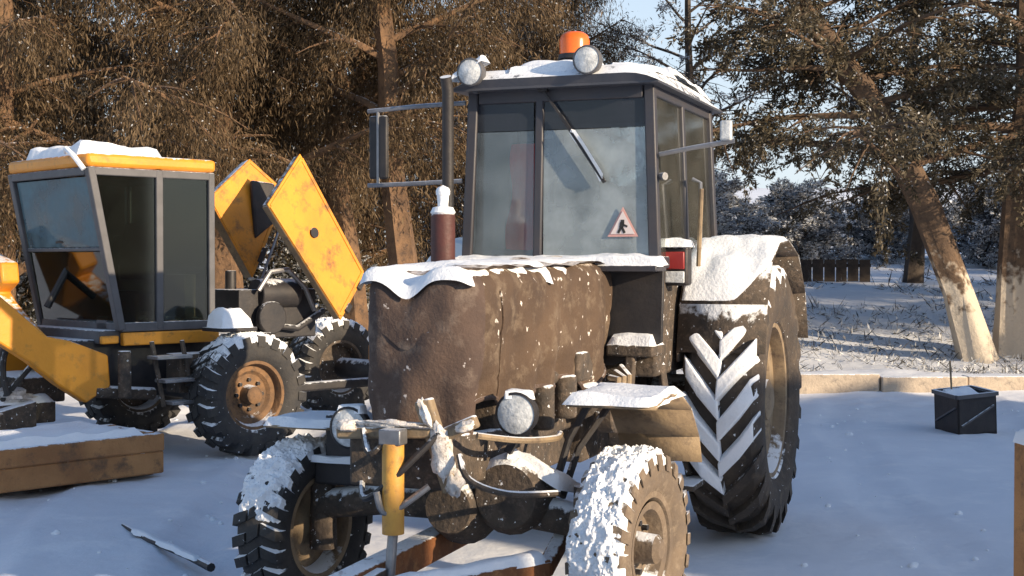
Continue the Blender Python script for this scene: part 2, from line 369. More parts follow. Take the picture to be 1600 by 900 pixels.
# wheels: local +y is the side towards picture right; angle 90 deg = top, 0 = forward (+x)
wheel('rear_wheel', T, (0,.77,.75), 0, .75, .40, .42, 22, 'bar', .045, M['muddy_rubber'], M['tan'], 1, lugsnow=(R(-34),R(112)), seed=2, dish=.05)
wheel('rear_wheel', T, (0,-.77,.75), 0, .75, .40, .42, 20, 'bar', .045, M['rubber'], M['tan'], -1, seed=3)
wheel('front_wheel', T, (2.38,.78,.385), R(-7), .385, .225, .215, 24, 'block', .016, M['dusty_rubber'], M['dusty_rubber'], 1, snow=(R(-22),R(128),.026), seed=4)
wheel('front_wheel', T, (2.38,-.70,.37), R(-7), .37, .225, .215, 24, 'block', .016, M['rubber'], M['tan'], -1, snow=(R(8),R(128),.026), seed=9)
# chassis, engine, axle
mb = MB(); mb.box((.5,0,.78),(1.5,.42,.5)); mb.box((-.15,0,.82),(.7,.5,.55)); mb.tube([(0,-.62,.75),(0,.62,.75)], .13, 16)
mb.build('transmission', M['grime'], T, bevel=.02)
mb = MB(); mb.box((1.75,0,.93),(1.25,.40,.42)); mb.box((1.75,0,.66),(1.0,.30,.22))
mb.tube([(1.3,.2,1.0),(2.2,.2,1.0)], .05, 8); mb.tube([(1.25,.27,.86),(1.5,.27,.86)], .085, 14); mb.tube([(1.65,.25,.8),(1.65,.25,1.0)], .06, 12)
mb.tube([(1.95,.25,.78),(1.95,.25,.98)], .055, 12); mb.box((1.5,.26,1.03),(.22,.1,.14))
mb.build('engine', M['grime'], T, bevel=.015)
mb = MB()
mb.tube([(2.4,-.60,.47),(2.4,-.3,.52),(2.4,.3,.52),(2.4,.60,.47)], [.062,.075,.08,.065], 14)
mb.tube([(2.22,.06,.50),(2.40,.06,.52),(2.56,.06,.52)], [.12,.175,.10], 20)
mb.lathe([(0,.0),(.13,.0),(.165,-.05),(.165,-.14),(.12,-.20),(0,-.21)], 20, (2.53,.30,.58), 'x')
for s in (-1,1): mb.tube([(2.4,s*.60,.28),(2.4,s*.60,.62)], [.06,.052], 12)
mb.build('front_axle', M['grime'], T)
mb = MB(); mb.tube([(2.18,-.56,.44),(2.18,.56,.44)], .022, 10); mb.tube([(2.2,.52,.46),(2.35,.14,.60),(2.1,.12,.76)], .02, 8)
mb.build('tie_rod', M['steel'], T)
mb = MB(); mb.beam((1.9,.19,.70),(2.85,.19,.76),.05,.2); mb.beam((1.9,-.19,.70),(2.85,-.19,.76),.05,.2); mb.box((2.83,0,.76),(.10,.44,.22))
mb.build('front_frame', M['grime'], T, bevel=.012)
# front bracket caked in snow, and hoses
mb = MB(); mb.beam((2.92,.12,1.0),(2.92,.24,.66),.05,.07); mb.beam((2.92,.18,.86),(2.92,.34,.93),.04,.05); mb.beam((2.93,-.24,.86),(2.93,.16,.88),.045,.045); mb.beam((2.92,-.24,.87),(2.92,-.24,.70),.045,.045)
mb.build('front_bracket', M['tan'], T, bevel=.01)
def lump(mb, c, r, seed, n=18, amp=.5, tilt=0):
    c = V(c); rot = Matrix.Rotation(tilt, 3, 'X')
    def fn(u, v):
        a = u*2*math.pi; b = (v-.5)*math.pi; d = V((math.cos(a)*math.cos(b), math.sin(a)*math.cos(b), math.sin(b)))
        k = 1+amp*noise.noise(d*1.6+V((seed,0,0)))+amp*.5*noise.noise(d*4+V((0,seed,0)))
        return c+rot@V((d.x*r[0]*k, d.y*r[1]*k, d.z*r[2]*k))
    mb.grid(fn, n, n//2+3)
mb = MB(); lump(mb,(2.94,.205,.80),(.03,.045,.10),3,22,.5,.25); lump(mb,(2.94,.14,.95),(.025,.02,.06),5,16,.5,.5); lump(mb,(2.94,.30,.91),(.025,.045,.018),7,16,.5,.4); lump(mb,(2.93,.25,.69),(.035,.035,.05),9,14,.6); lump(mb,(2.94,.02,.905),(.03,.14,.014),11,18,.7); lump(mb,(2.94,-.20,.89),(.035,.06,.022),13,14,.7)
o = mb.build('snow_patch', M['caked'], T, angle=90)
for i, pts in enumerate(([(2.95,.2,.88),(3.02,.05,.72),(2.98,-.1,.62),(2.8,-.2,.7)], [(2.95,.28,.8),(3.0,.34,.72),(2.9,.45,.66),(2.6,.55,.62)], [(2.9,.33,.87),(2.75,.45,.84),(2.5,.5,.82),(2.2,.42,.8)], [(2.96,.16,.68),(3.03,.02,.58),(3.04,-.02,.66)], [(2.95,-.12,.88),(3.02,-.06,.80),(3.02,.0,.84)])):
    mb = MB()
    pp = []
    P4 = [V(pts[0])]+[V(p) for p in pts]+[V(pts[-1])]
    for k in range(len(P4)-3):
        for t in range(5):
            t /= 5; a,b_,c_,d_ = P4[k:k+4]
            pp.append(.5*((2*b_)+(c_-a)*t+(2*a-5*b_+4*c_-d_)*t*t+(3*b_-a-3*c_+d_)*t**3))
    pp.append(V(pts[-1])); mb.tube(pp, .013, 7); mb.build('hose', [M['black'],M['grime'],M['tan'],M['steel'],M['grime']][i], T)
mb = MB(); mb.snow((2.28,.28,.60),(2.50,.28,.745),(2.5,.52,.62),(2.28,.56,.57), .05, 12, 14, 5); mb.build('snow_patch', M['snow'], T)
# lift cylinder and plough frame
mb = MB(); mb.tube([(3.0,.03,.84),(3.0,.03,.50)], .042, 18); mb.build('lift_cylinder', M['amberyellow'], T)
mb = MB(); mb.tube([(3.0,.03,.51),(3.03,.03,.34)], .02, 10); mb.build('cylinder_rod', M['steel'], T)
mb = MB(); mb.box((3.0,.03,.865),(.07,.09,.06)); mb.build('cylinder_clevis', M['steel'], T, bevel=.006)
PL = empty('snow_plough', (TX, TY, 0), -math.pi/2-TH)
tag(PL, 'rusty snow plough frame and blade fixed low in front of the tractor', 'plough')
mb = MB(); mb.beam((3.42,-.06,.33),(2.0,-.06,.35),.10,.11); mb.build('push_arm', M['rust'], PL, bevel=.01)
mb = MB(); mb.beam((3.45,-.02,.30),(2.62,.50,.32),.09,.10); mb.beam((2.62,.50,.32),(2.1,.46,.46),.06,.06); mb.build('push_arm', M['rust'], PL, bevel=.01)
mb = MB(); mb.snow((3.48,-.03,.345),(3.42,-.08,.345),(2.60,.45,.365),(2.65,.54,.365), .035, 8, 30, 6); mb.build('snow_cover', M['snow'], PL)
mb = MB()
bl = [(-.06,.02),(.0,.10),(.02,.19),(-.02,.28),(-.08,.33),(-.10,.325),(-.05,.28),(-.01,.19),(-.03,.10),(-.09,.02)]
mb.prism([(3.58+x,-1.0,z) for x,z in bl], (.18,1.95,0)); mb.build('blade', M['rust'], PL, bevel=.004)
mb = MB(); mb.snow((3.46,-.98,.32),(3.54,-.98,.32),(3.71,.94,.32),(3.63,.94,.32), .06, 8, 40, 11); mb.build('snow_cover', M['snow'], PL)
mb = MB(); mb.prism([(3.05,-.03,.24),(3.05,-.03,.38),(3.4,-.03,.36),(3.52,-.03,.30),(3.52,-.03,.22)], (0,.06,0)); mb.build('bracket', M['grime'], PL, bevel=.006)
# bonnet cover
def outline(u):
    """u 0..1 from the cab along the picture-right side, round the nose, back along the far side"""
    w0, w1, xf, xb, rc = .31, .25, 2.74, 1.06, .12
    L1 = xf-rc-xb; L2 = rc*math.pi/2; L3 = 2*(w1-rc); tot = 2*L1+2*L2+L3; s = u*tot
    def side(s): x = xb+s; return x, w0+(w1-w0)*s/L1
    if s < L1: x, y = side(s); return x, y, 0, 1
    s -= L1
    if s < L2: a = s/rc; return xf-rc+rc*math.sin(a), w1-rc+rc*math.cos(a), math.sin(a), math.cos(a)
    s -= L2
    if s < L3: return xf, w1-rc-s, 1, 0
    s -= L3
    if s < L2: a = s/rc; return xf-rc+rc*math.cos(a), -(w1-rc)-rc*math.sin(a), math.cos(a), -math.sin(a)
    s -= L2; x, y = side(L1-s); return x, -y, 0, -1
def cover_fn(u, v):
    x, y, nx, ny = outline(u)
    top = 1.525-.035*max(0,(x-1.06)/1.74)
    front = nx > .5
    bot = (.955 if not front else .80)+.035*math.sin(x*9+y*13)+.07*noise.noise(V((x*4,y*4,2)))
    if not front: bot -= .14*max(0,(x-2.4))
    if v < .72:
        t = v/.72; z = bot+(top-.09-bot)*t; inn = 0
        bulge = .020*math.sin(t*math.pi)-.02*(1-t)
    else:
        t = (v-.72)/.28
        a = min(1, t/.35)*math.pi/2
        inn = .09*(1-math.cos(a)); z = top-.09+.09*math.sin(a)
        bulge = 0
        if t > .35:
            q = (t-.35)/.65; inn = .055+q*(abs(y) if ny else .25)*0; 
            y = y*(1-q)+0*q if not front else y*(1-q); 
            if front or nx > 0: x = x-(x-2.45)*q*(nx)
            z += .018*q
    fold = .030*noise.noise(V((x*3.2,y*3.2,z*1.8)))+.022*math.sin((x+y)*21+3*noise.noise(V((x*2,y*2,z*3))))*(1-min(1,v/.72))**1.2+.012*noise.noise(V((x*9,y*9,z*6)))
    # quilting seams
    if v < .72: fold -= .010*math.exp(-((((z-bot)/.18)%1-.5)/.09)**2)*(.4 if front else .6)
    k = bulge+fold
    if v < .72 or t < .35: x += nx*(k-inn); y += ny*(k-inn)
    else: z += fold*.8
    # the front lip sags in the middle
    if x > 2.5 and z > 1.25: z -= .085*math.exp(-((y+.03)/.085)**2)*min(1,(x-2.5)/.2)
    return V((x, y, z))
mb = MB(); mb.grid(lambda u,v: cover_fn(.5*u*.845, v), 90, 34)
mb.build('bonnet_cover', M['cover'], T, angle=80)
mb = MB(); mb.grid(lambda u,v: cover_fn(.4225+(1-.4225)*u, v), 120, 34)
mb.build('bonnet_cover', M['cover_front'], T, angle=80)
for u0 in (.385,.615):
    mb = MB(); mb.tube([cover_fn(u0, v*.72/24)+V((.004,.004*(1 if u0 < .5 else -1),0)) for v in range(25)], .005, 6); mb.build('cover_seam', M['cover'], T)
mb = MB(); mb.tube([cover_fn(u/150, .012) for u in range(151)], .010, 6); mb.build('cover_hem', M['cover_front'], T)
mb = MB()
def top_snow(u, v):
    x = 1.02+1.74*u; wdt = (.285-.05*u)*(1+.13*noise.noise(V((u*9,(v>.5)*5,3)))+.06*noise.noise(V((u*30,(v>.5)*5,3)))); y = (v*2-1)*wdt
    top = 1.525-.035*u*1.0+.012
    e = min(1, min(v,1-v)*2*wdt/.07, (1-u)*1.74/.05+.0)
    k = math.sqrt(max(0,1-(1-e)**2))
    sag = .085*math.exp(-((y+.03)/.085)**2)*min(1,max(0,(x-2.5)/.2))
    n_ = noise.noise(V((x*4,y*4,7)))*.4+noise.noise(V((x*13,y*13,7)))*.25
    return V((x, y+.02*noise.noise(V((x*8,v*2,1))), top+.014*(1-abs(v*2-1))-.045*(1-k)+.011*k*(1+2.2*n_)-.009-sag-.035*max(0,(abs(y)-.17)/.1)**2))
mb.grid(top_snow, 90, 28); mb.build('bonnet_snow', M['snow'], T)
# headlights on the nose brackets
for (x, y, z) in ((2.62,.385,.925),(2.66,-.33,.845)):
    mb = MB(); mb.lathe([(0,-.09),(.05,-.085),(.078,-.04),(.085,.0),(.088,.015),(.078,.02)], 24, (x,y,z), 'x')
    mb.beam((x-.05,y,z-.06),(x-.05,y*.85,z-.16),.03,.03); hl = mb.build('headlight', M['black'], T)
    mb = MB(); mb.lathe([(.078,.016),(.05,.026),(0,.03)], 24, (x,y,z), 'x'); mb.build('lens', M['lens'], hl)
    mb = MB(); mb.snow((x-.06,y-.06,z+.06),(x+.02,y-.06,z+.066),(x+.02,y+.06,z+.066),(x-.06,y+.06,z+.06), .028, 8, 10, y*20); mb.build('snow', M['snow'], hl)
# front mudguards
def guard(y0, y1, xs, name='front_mudguard'):
    # xs: list of (x, z) along the arc from front to rear
    mb = MB()
    for i in range(len(xs)-1):
        (xa,za),(xb_,zb) = xs[i], xs[i+1]
        mb.add([(xa,y0,za),(xa,y1,za),(xb_,y1,zb),(xb_,y0,zb)], [(0,1,2,3)])
    o = mb.build(name, M['tan'], T, angle=60)
    sl = o.modifiers.new('thick','SOLIDIFY'); sl.thickness = .012
    return o
g1 = guard(.58,.94,[(2.60,.97),(2.50,.99),(2.36,1.0),(2.20,.985),(2.02,.91),(1.88,.78),(1.82,.66)])
mb = MB(); mb.snow((2.61,.57,.975),(2.19,.57,.985),(2.19,.95,.985),(2.61,.95,.975), .035, 16, 12, 12); mb.build('snow', M['snow'], g1)
mb = MB(); mb.tube([(2.3,.6,.985),(2.32,.5,.8),(2.4,.45,.56)], .016, 8); mb.tube([(2.1,.62,.94),(2.2,.5,.74),(2.35,.48,.56)], .016, 8); mb.build('stay', M['black'], g1)
g2 = guard(-.80,-.47,[(2.56,.825),(2.46,.838),(2.32,.84),(2.16,.82),(1.98,.76),(1.84,.66)])
mb = MB(); mb.snow((2.57,-.81,.827),(2.16,-.81,.82),(2.16,-.46,.82),(2.57,-.46,.827), .03, 14, 14, 15); mb.build('snow', M['snow'], g2)
mb = MB(); mb.tube([(2.4,-.5,.83),(2.4,-.48,.7),(2.4,-.47,.54)], .016, 8); mb.build('stay', M['black'], g2)
mb = MB(); mb.box((2.45,-.47,.72),(.05,.16,.30)); mb.box((2.42,-.50,.62),(.12,.2,.1)); mb.build('axle_bracket', M['black'], T, bevel=.01)
mb = MB(); mb.snow((2.38,-.62,.675),(2.52,-.62,.675),(2.52,-.36,.675),(2.38,-.36,.675),.03,8,10,4); mb.build('snow_patch', M['snow'], T)
# cab
CX, CB, YT, YB, ZB, ZT = 1.0, -.32, .475, .51, 1.50, 2.42
def edge(z): return YB+(YT-YB)*(z-ZB)/(ZT-ZB)
mb = MB(); mb.box((.36,0,1.22),(1.22,1.02,.56)); lo = mb.build('cab_lower_body', M['grime'], T, bevel=.02)
mb = MB(); mb.prism([(1.0,.20,1.50),(1.0,.56,1.50),(1.0,.55,1.12),(1.0,.30,1.0),(1.0,.22,1.0)], (.03,0,0)); mb.build('firewall_panel', M['black'], T, bevel=.005)
mb = MB(); mb.snow((.98,-.56,1.515),(1.16,-.56,1.505),(1.16,.58,1.505),(.98,.58,1.515), .045, 10, 40, 21); mb.build('cowl_snow', M['snow'], T)
mb = MB(); mb.box((1.07,0,1.49),(.2,1.12,.03)); mb.build('cowl', M['cabframe'], T, bevel=.006)
mb = MB()
for s in (-1,1):
    mb.beam((CX,s*YB,ZB),(CX-.02,s*YT,ZT),.055,.055,(1,0,0)); mb.beam((CB,s*YB,ZB),(CB+.04,s*YT,ZT),.06,.06,(1,0,0))
    mb.beam((.36,s*YB,ZB),(.37,s*YT,ZT),.045,.05,(1,0,0))
    mb.beam((CX-.03,s*YT,ZT-.03),(CB+.05,s*YT,ZT-.03),.05,.06); mb.beam((CX-.03,s*YB,ZB+.02),(CB+.05,s*YB,ZB+.02),.05,.06)
mb.beam((CX-.015,-YT+.03,ZT-.035),(CX-.015,YT-.03,ZT-.035),.045,.075); mb.beam((CX,-YB+.03,ZB+.03),(CX,YB-.03,ZB+.03),.045,.05)
mb.beam((CX+.002,-.115,ZB+.03),(CX-.015,-.105,ZT-.05),.045,.045,(1,0,0))
mb.beam((CB+.04,-YT+.03,ZT-.03),(CB+.04,YT-.03,ZT-.03),.05,.06); mb.beam((CB,-YB+.03,ZB+.02),(CB,YB-.03,ZB+.02),.05,.06)
mb.build('cab_frame', M['cabframe'], T, bevel=.008)
def pane(name, pts, m, off): mb = MB(); mb.prism(pts, off); return mb.build(name, m, T, smooth=False)
ZS = 2.20
def fx(z): return CX-.015*(z-ZB)/(ZT-ZB)
def front_pane(y0, y1, za, zb, m, name):
    a = lambda y, z: (fx(z), y if abs(y) < .3 else math.copysign(edge(z)-.03, y), z)
    return pane(name, [a(y0,za),a(y1,za),a(y1,zb),a(y0,zb)], m, (.006,0,0))
front_pane(-.5,-.14,ZB+.05,ZS,M['glass_front'],'windscreen_pane'); front_pane(-.5,-.14,ZS+.004,ZT-.07,M['glass_tint'],'sun_strip')
front_pane(-.085,.5,ZB+.05,ZS,M['glass_sky_paint'],'windscreen_pane'); front_pane(-.085,.5,ZS+.004,ZT-.07,M['glass_tint'],'sun_strip')
for s in (-1,1):
    for xa, xb_ in ((CX-.05,.39),(.34,CB+.06)):
        pane('side_window', [(xa,s*edge(ZB+.05),ZB+.05),(xb_,s*edge(ZB+.05),ZB+.05),(xb_,s*edge(ZT-.06),ZT-.06),(xa,s*edge(ZT-.06),ZT-.06)], M['glass_side'], (0,.006,0))
pane('rear_window', [(CB+.0,-YB+.03,ZB+.05),(CB+.0,YB-.03,ZB+.05),(CB+.03,YT-.03,ZT-.06),(CB+.03,-YT+.03,ZT-.06)], M['glass_side'], (.006,0,0))
mb = MB(); mb.tube([(.40,.555,1.62),(.40,.60,1.64),(.40,.60,1.95),(.40,.555,1.97)], .011, 8); mb.build('grab_handle', M['steel'], T)
# roof
mb = MB()
rp = [(1.10,2.42),(1.12,2.46),(1.04,2.515),(.6,2.545),(-.1,2.53),(-.36,2.47),(-.40,2.42)]
def roof_fn(u, v):
    i = u*(len(rp)-1); k = min(int(i), len(rp)-2); t = i-k; x = rp[k][0]*(1-t)+rp[k+1][0]*t; z = rp[k][1]*(1-t)+rp[k+1][1]*t
    y = (v*2-1); yy = math.copysign(min(1,abs(y)*1.0), y)*.55
    z -= (z-2.42)*max(0,(abs(y)-.7)/.3)**2*1.0
    return V((x,yy,z))
mb.grid(roof_fn, 24, 20); mb.prism([(1.10,-.55,2.42),(1.10,.55,2.42),(-.40,.55,2.42),(-.40,-.55,2.42)], (0,0,-.012)); mb.build('roof', M['roof'], T, angle=35)
mb = MB(); mb.snow((1.085,-.27,2.475),(1.085,.13,2.475),(.55,.13,2.55),(.55,-.27,2.55), .06, 16, 16, 31); mb.snow((.52,-.5,2.53),(.52,.5,2.53),(-.34,.5,2.48),(-.34,-.5,2.48), .05, 20, 20, 33)
mb.snow((.95,.24,2.52),(.95,.50,2.485),(.5,.50,2.50),(.5,.24,2.54), .03, 12, 12, 35); mb.build('roof_snow', M['snow'], T)
for (y, z) in ((-.435,2.50),(.195,2.53)):
    mb = MB(); mb.lathe([(0,-.09),(.045,-.085),(.068,-.03),(.074,.01),(.074,.025),(.066,.03)], 22, (1.12,y,z), 'x'); mb.box((1.06,y,z-.07),(.04,.03,.06))
    wl = mb.build('work_lamp', M['grey'], T); mb = MB(); mb.lathe([(.066,.026),(.04,.036),(0,.04)], 22, (1.12,y,z), 'x'); mb.build('lens', M['lens'], wl)
    if y < 0:
        mb = MB(); mb.snow((1.04,y-.11,z-.03),(1.15,y-.11,z-.04),(1.15,y+.07,z+.06),(1.04,y+.07,z+.06), .04, 10, 12, 41); mb.build('snow', M['snow'], wl)
bc = MB(); bc.tube([(.6,-.05,2.54),(.6,-.05,2.62)], .02, 10); bc.tube([(.6,-.05,2.62),(.6,-.05,2.645)], [.09,.086], 20); b_ = bc.build('beacon', M['black'], T)
mb = MB(); mb.lathe([(.080,2.645),(.083,2.72),(.074,2.748),(.05,2.765),(0,2.77)], 22, (.6,-.05,0), 'z'); mb.build('dome', M['orange'], b_)
# wiper, sticker, mirrors, stack
mb = MB(); mb.beam((1.035,-.075,2.40),(1.03,.10,2.16),.012,.012); mb.beam((1.03,.02,2.27),(1.035,.255,1.925),.02,.016); mb.box((1.03,-.075,2.42),(.04,.05,.05)); wp = mb.build('wiper', M['black'], T)
mb = MB(); mb.snow((1.032,.08,2.18),(1.058,.10,2.20),(1.058,.26,1.95),(1.032,.235,1.93), .014, 6, 20, 5, up=(.6,.5,.5)); mb.build('snow', M['snow'], wp)
mb = MB(); mb.prism([(1.012,.265,1.65),(1.012,.425,1.65),(1.011,.345,1.80)], (.003,0,0)); st = mb.build('triangle_sticker', M['pinkred'], T, smooth=False)
mb = MB(); mb.prism([(1.0165,.282,1.663),(1.0165,.408,1.663),(1.0158,.345,1.78)], (.002,0,0)); mb.build('white_field', M['white'], st, smooth=False)
mb = MB()
for a, b2, w_ in (((.345,1.735),(.345,1.715),.018),((.343,1.722),(.338,1.695),.022),((.338,1.70),(.322,1.668),.013),((.340,1.70),(.356,1.668),.013),((.345,1.712),(.37,1.70),.010)):
    mb.beam((1.0195,*a),(1.0195,*b2),.003,w_,(0,b2[0]-a[0]+.3,1) if False else (1,0,0)) if False else mb.beam((1.0195,*a),(1.0195,*b2),w_,.002,(1,0,0))
mb.build('digging_figure', M['ink'], st, smooth=False)
mb = MB(); mb.tube([(1.0,-.52,2.36),(1.03,-.80,2.35),(1.03,-1.08,2.335)], .012, 8); mb.tube([(1.0,-.54,1.95),(1.03,-.80,1.94),(1.03,-1.08,1.935)], .012, 8); mb.tube([(1.03,-1.02,2.34),(1.03,-1.02,1.935)], .009, 8); ml = mb.build('mirror_bracket', M['steel'], T)
mb = MB(); mb.box((1.02,-1.02,2.14),(.03,.11,.34)); mb.build('mirror', M['black'], ml, bevel=.012)
mb = MB(); mb.box((1.02-.018,-1.02,2.14),(.004,.095,.32)); mb.build('mirror_glass', M['lens'], ml)
mb = MB(); mb.tube([(1.0,.53,2.06),(.98,.7,2.09),(.96,.90,2.12)], .012, 8); mb.tube([(.98,.53,1.95),(1.0,.56,1.95)], .02, 8); mr = mb.build('mirror_bracket', M['steel'], T)
mb = MB(); mb.box((.97,.86,2.17),(.03,.06,.10)); mb.build('mirror', M['lens'], mr, bevel=.01)
mb = MB(); mb.tube([(1.5,-.43,1.40),(1.5,-.43,1.75),(1.5,-.43,1.765)], [.06,.06,.045], 20); mf = mb.build('muffler', M['maroon'], T)
mb = MB(); mb.tube([(1.5,-.43,1.755),(1.5,-.43,1.85)], [.022,.03], 12); mb.lathe([(.0,1.90),(.03,1.885),(.036,1.87),(.034,1.85),(0,1.85)], 14, (1.5,-.43,0), 'z'); mb.lathe([(0,1.80),(.05,1.79),(.062,1.765),(.055,1.755),(0,1.757)], 16, (1.5,-.43,0), 'z'); mb.build('snow', M['snow'], mf)
mb = MB(); mb.tube([(1.2,-.535,1.45),(1.2,-.535,2.40),(1.23,-.535,2.47)], .030, 16); mb.build('exhaust_pipe', M['black'], T)
# rear mudguards and lamp
def rear_guard(s):
    y0, y1 = s*.54, s*1.0
    prof = [(.66,1.05),(.60,1.30),(.46,1.52),(.24,1.62),(-.05,1.64),(-.40,1.56),(-.66,1.34),(-.78,1.06)]
    mb = MB()
    for i in range(len(prof)-1):
        (xa,za),(xb2,zb) = prof[i], prof[i+1]; mb.add([(xa,y0,za),(xa,y1,za),(xb2,y1,zb),(xb2,y0,zb)], [(0,1,2,3)])
    mb.add([(x,y0,z) for x,z in prof]+[(-.78,y0,1.0),(.66,y0,1.0)], [tuple(range(len(prof)+2))])
    mb2 = mb
    o = mb.build('rear_mudguard', M['grime'], T, angle=60); sl = o.modifiers.new('thick','SOLIDIFY'); sl.thickness = .012; sl.offset = 0
    mb = MB()
    def fn(u, v):
        i = (1+u*4.2); k = min(int(i),5); t = i-k; x = prof[k][0]*(1-t)+prof[k+1][0]*t; z = prof[k][1]*(1-t)+prof[k+1][1]*t
        vv = v if u > .22 else .0+v*(.62+.38*u/.22)
        y = y0+(y1-y0)*vv; e = min(1, min(u,1-u)*5, min(v,1-v)*7); kk = math.sqrt(max(0,1-(1-e)**2)); th = .030*kk*(1+.7*noise.noise(V((x*6,y*6,s)))+.3*noise.noise(V((x*17,y*17,s))))-.005
        nrm = V((.6 if u < .35 else .1,0,.85)).normalized()
        return V((x,y,z+.008))+nrm*th
    mb.grid(fn, 34, 18); mb.build('snow', M['snow'], o); return o
rear_guard(1); rear_guard(-1)
mb = MB(); mb.box((.74,.56,1.50),(.10,.13,.20)); rl = mb.build('side_lamp', M['black'], T, bevel=.015)
mb = MB(); mb.box((.80,.56,1.53),(.02,.10,.09)); mb.build('lens', M['red'], rl, bevel=.005); mb = MB(); mb.box((.80,.56,1.445),(.02,.10,.06)); mb.build('lens', M['lens'], rl, bevel=.005)
mb = MB(); mb.snow((.66,.49,1.605),(.82,.49,1.605),(.82,.64,1.605),(.66,.64,1.605), .035, 8,8,3); mb.build('snow', M['snow'], rl)
mb = MB(); mb.tube([(.70,.66,1.5),(.72,.68,1.9)], .012, 8); mb.build('post', M['tan'], rl)
mb = MB(); mb.beam((.95,.45,.62),(.55,.58,.62),.22,.04); mb.beam((.9,.57,.62),(.85,.50,1.0),.04,.03); mb.box((.75,.60,.38),(.34,.18,.03)); mb.beam((.62,.60,.40),(.62,.52,.62),.03,.03); mb.beam((.88,.60,.40),(.88,.52,.62),.03,.03); mb.build('step', M['grime'], T, bevel=.006)
mb = MB(); mb.box((.98,.40,1.08),(.22,.24,.06)); mb.tube([(1.15,.34,.74),(1.15,.52,.74)], .13, 18); mb.tube([(1.15,.52,.74),(1.15,.54,.74)], .05, 10); mb.beam((1.05,.40,1.06),(1.12,.40,.80),.05,.05); mb.build('side_tank', M['grime'], T, bevel=.01)
mb = MB(); mb.tube([(1.35,.33,.80),(1.35,.42,.80)], .10, 16); mb.build('pulley', M['grime'], T, bevel=.01)
mb = MB(); mb.snow((.9,.28,1.11),(1.09,.28,1.11),(1.09,.53,1.11),(.9,.53,1.11), .05, 10,10,8); mb.build('snow_patch', M['snow'], T)
for k in range(3):
    mb = MB(); mb.tube([(1.1+.09*k,.36,1.0-.02*k),(1.16+.09*k,.42,.96),(1.18+.09*k,.42,.86),(1.12+.07*k,.38,.78)], .016, 8); mb.build('pipe', M['tan'], T)
# inside the cab
mb = MB(); mb.box((.15,.0,1.52),(.42,.44,.10)); mb.box((-.06,0,1.76),(.09,.42,.42),(0,R(-8),0)); mb.build('seat', M['seat'], T, bevel=.03)
mb = MB(); mb.lathe([(.17,-.012),(.182,0),(.17,.012),(.158,0)], 28, (0,0,0), 'z', True); mb.box((0,0,0),(.33,.02,.012)); mb.tube([(0,0,0),(0,0,-.3)], .02, 8)
sw = mb.build('steering_wheel', M['ink'], T); sw.location = (.60,.06,1.72); sw.rotation_euler = (0,R(-35),0)
def coat(u, v):
    z = 1.58+.56*v; wdt = .075+.05*(1-v)+.02*math.sin(v*9); a = u*2*math.pi
    return V((.93+.022*math.cos(a)*(1+.2*math.sin(7*a)), -.215+wdt*.75*math.sin(a)+.01*math.sin(11*a), z))
mb = MB(); mb.grid(coat, 40, 16); mb.build('hanging_red_cloth', M['redcloth'], T)
mb = MB(); mb.box((.88,0,1.54),(.16,.8,.10)); mb.box((.84,.02,1.62),(.1,.34,.14)); mb.build('dashboard', M['seat'], T, bevel=.02)

# ------------------------------------------------------------ the yellow loader behind
Ld = empty('yellow_loader', (-2.72, 11.22, 0), R(225))
tag(Ld, 'yellow wheeled loader with cab and raised engine covers behind the tractor', 'loader')
for i,(x, y) in enumerate(((0,.875),(-2.2,.875),(-2.2,-.875),(0,-.875))):
    s = 1 if y > 0 else -1
    wheel('wheel', Ld, (x,y,.48), 0, .48, .33, .26, 20, 'block', .024, M['rubber'], M['grime'] if i else M['hub'], s, snow=(R(48),R(150),.03) if i in (0,2) else None, seed=20+i, dish=.03)
mb = MB(); mb.box((.27,0,.72),(1.75,.75,.42)); mb.tube([(0,-.75,.48),(0,.75,.48)], .10, 14); mb.tube([(-2.2,-.75,.48),(-2.2,.75,.48)], .10, 14); mb.box((-1.4,0,.40),(1.7,.12,.08))
mb.build('chassis', M['black'], Ld, bevel=.02)
CY0, CY1, LX0, LX1, LZ0, LZ1 = -.85, .45, .05, 1.10, 1.0, 2.24
mb = MB(); mb.box(((LX0+LX1)/2-.05,(CY0+CY1)/2,.95),(LX1-LX0-.05,CY1-CY0-.05,.10)); mb.build('cab_floor', M['grey'], Ld, bevel=.01)
mb = MB(); xf = lambda z: LX1-.25*max(0,(1.6-z)/.6)**1.0 if z < 1.6 else LX1
for y in (CY0, CY1):
    mb.beam((LX1-.25,y,LZ0),(LX1,y,LZ1),.06,.07,(0,1,0))
    mb.beam((.52,y,LZ0),(.52,y,LZ1),.055,.06,(1,0,0)); mb.beam((LX0,y,LZ0),(LX0,y,LZ1),.055,.055,(1,0,0))
    mb.beam((LX0,y,LZ1-.03),(LX1,y,LZ1-.03),.05,.06); mb.beam((LX0,y,LZ0+.02),(LX1-.25,y,LZ0+.02),.05,.07)
mb.beam((LX1,CY0+.03,LZ1-.03),(LX1,CY1-.03,LZ1-.03),.05,.06); mb.beam((LX0,CY0+.03,LZ1-.03),(LX0,CY1-.03,LZ1-.03),.05,.06); mb.beam((LX1-.25,CY0+.03,LZ0+.02),(LX1-.25,CY1-.03,LZ0+.02),.05,.07); mb.beam((LX1-.125,CY0+.03,1.62),(LX1-.125,CY1-.03,1.62),.035,.03)
mb.build('cab_frame', M['grey'], Ld, bevel=.008)
def lpane(pts, m, off, name='window'): mb = MB(); mb.prism(pts, off); return mb.build(name, m, Ld, smooth=False)
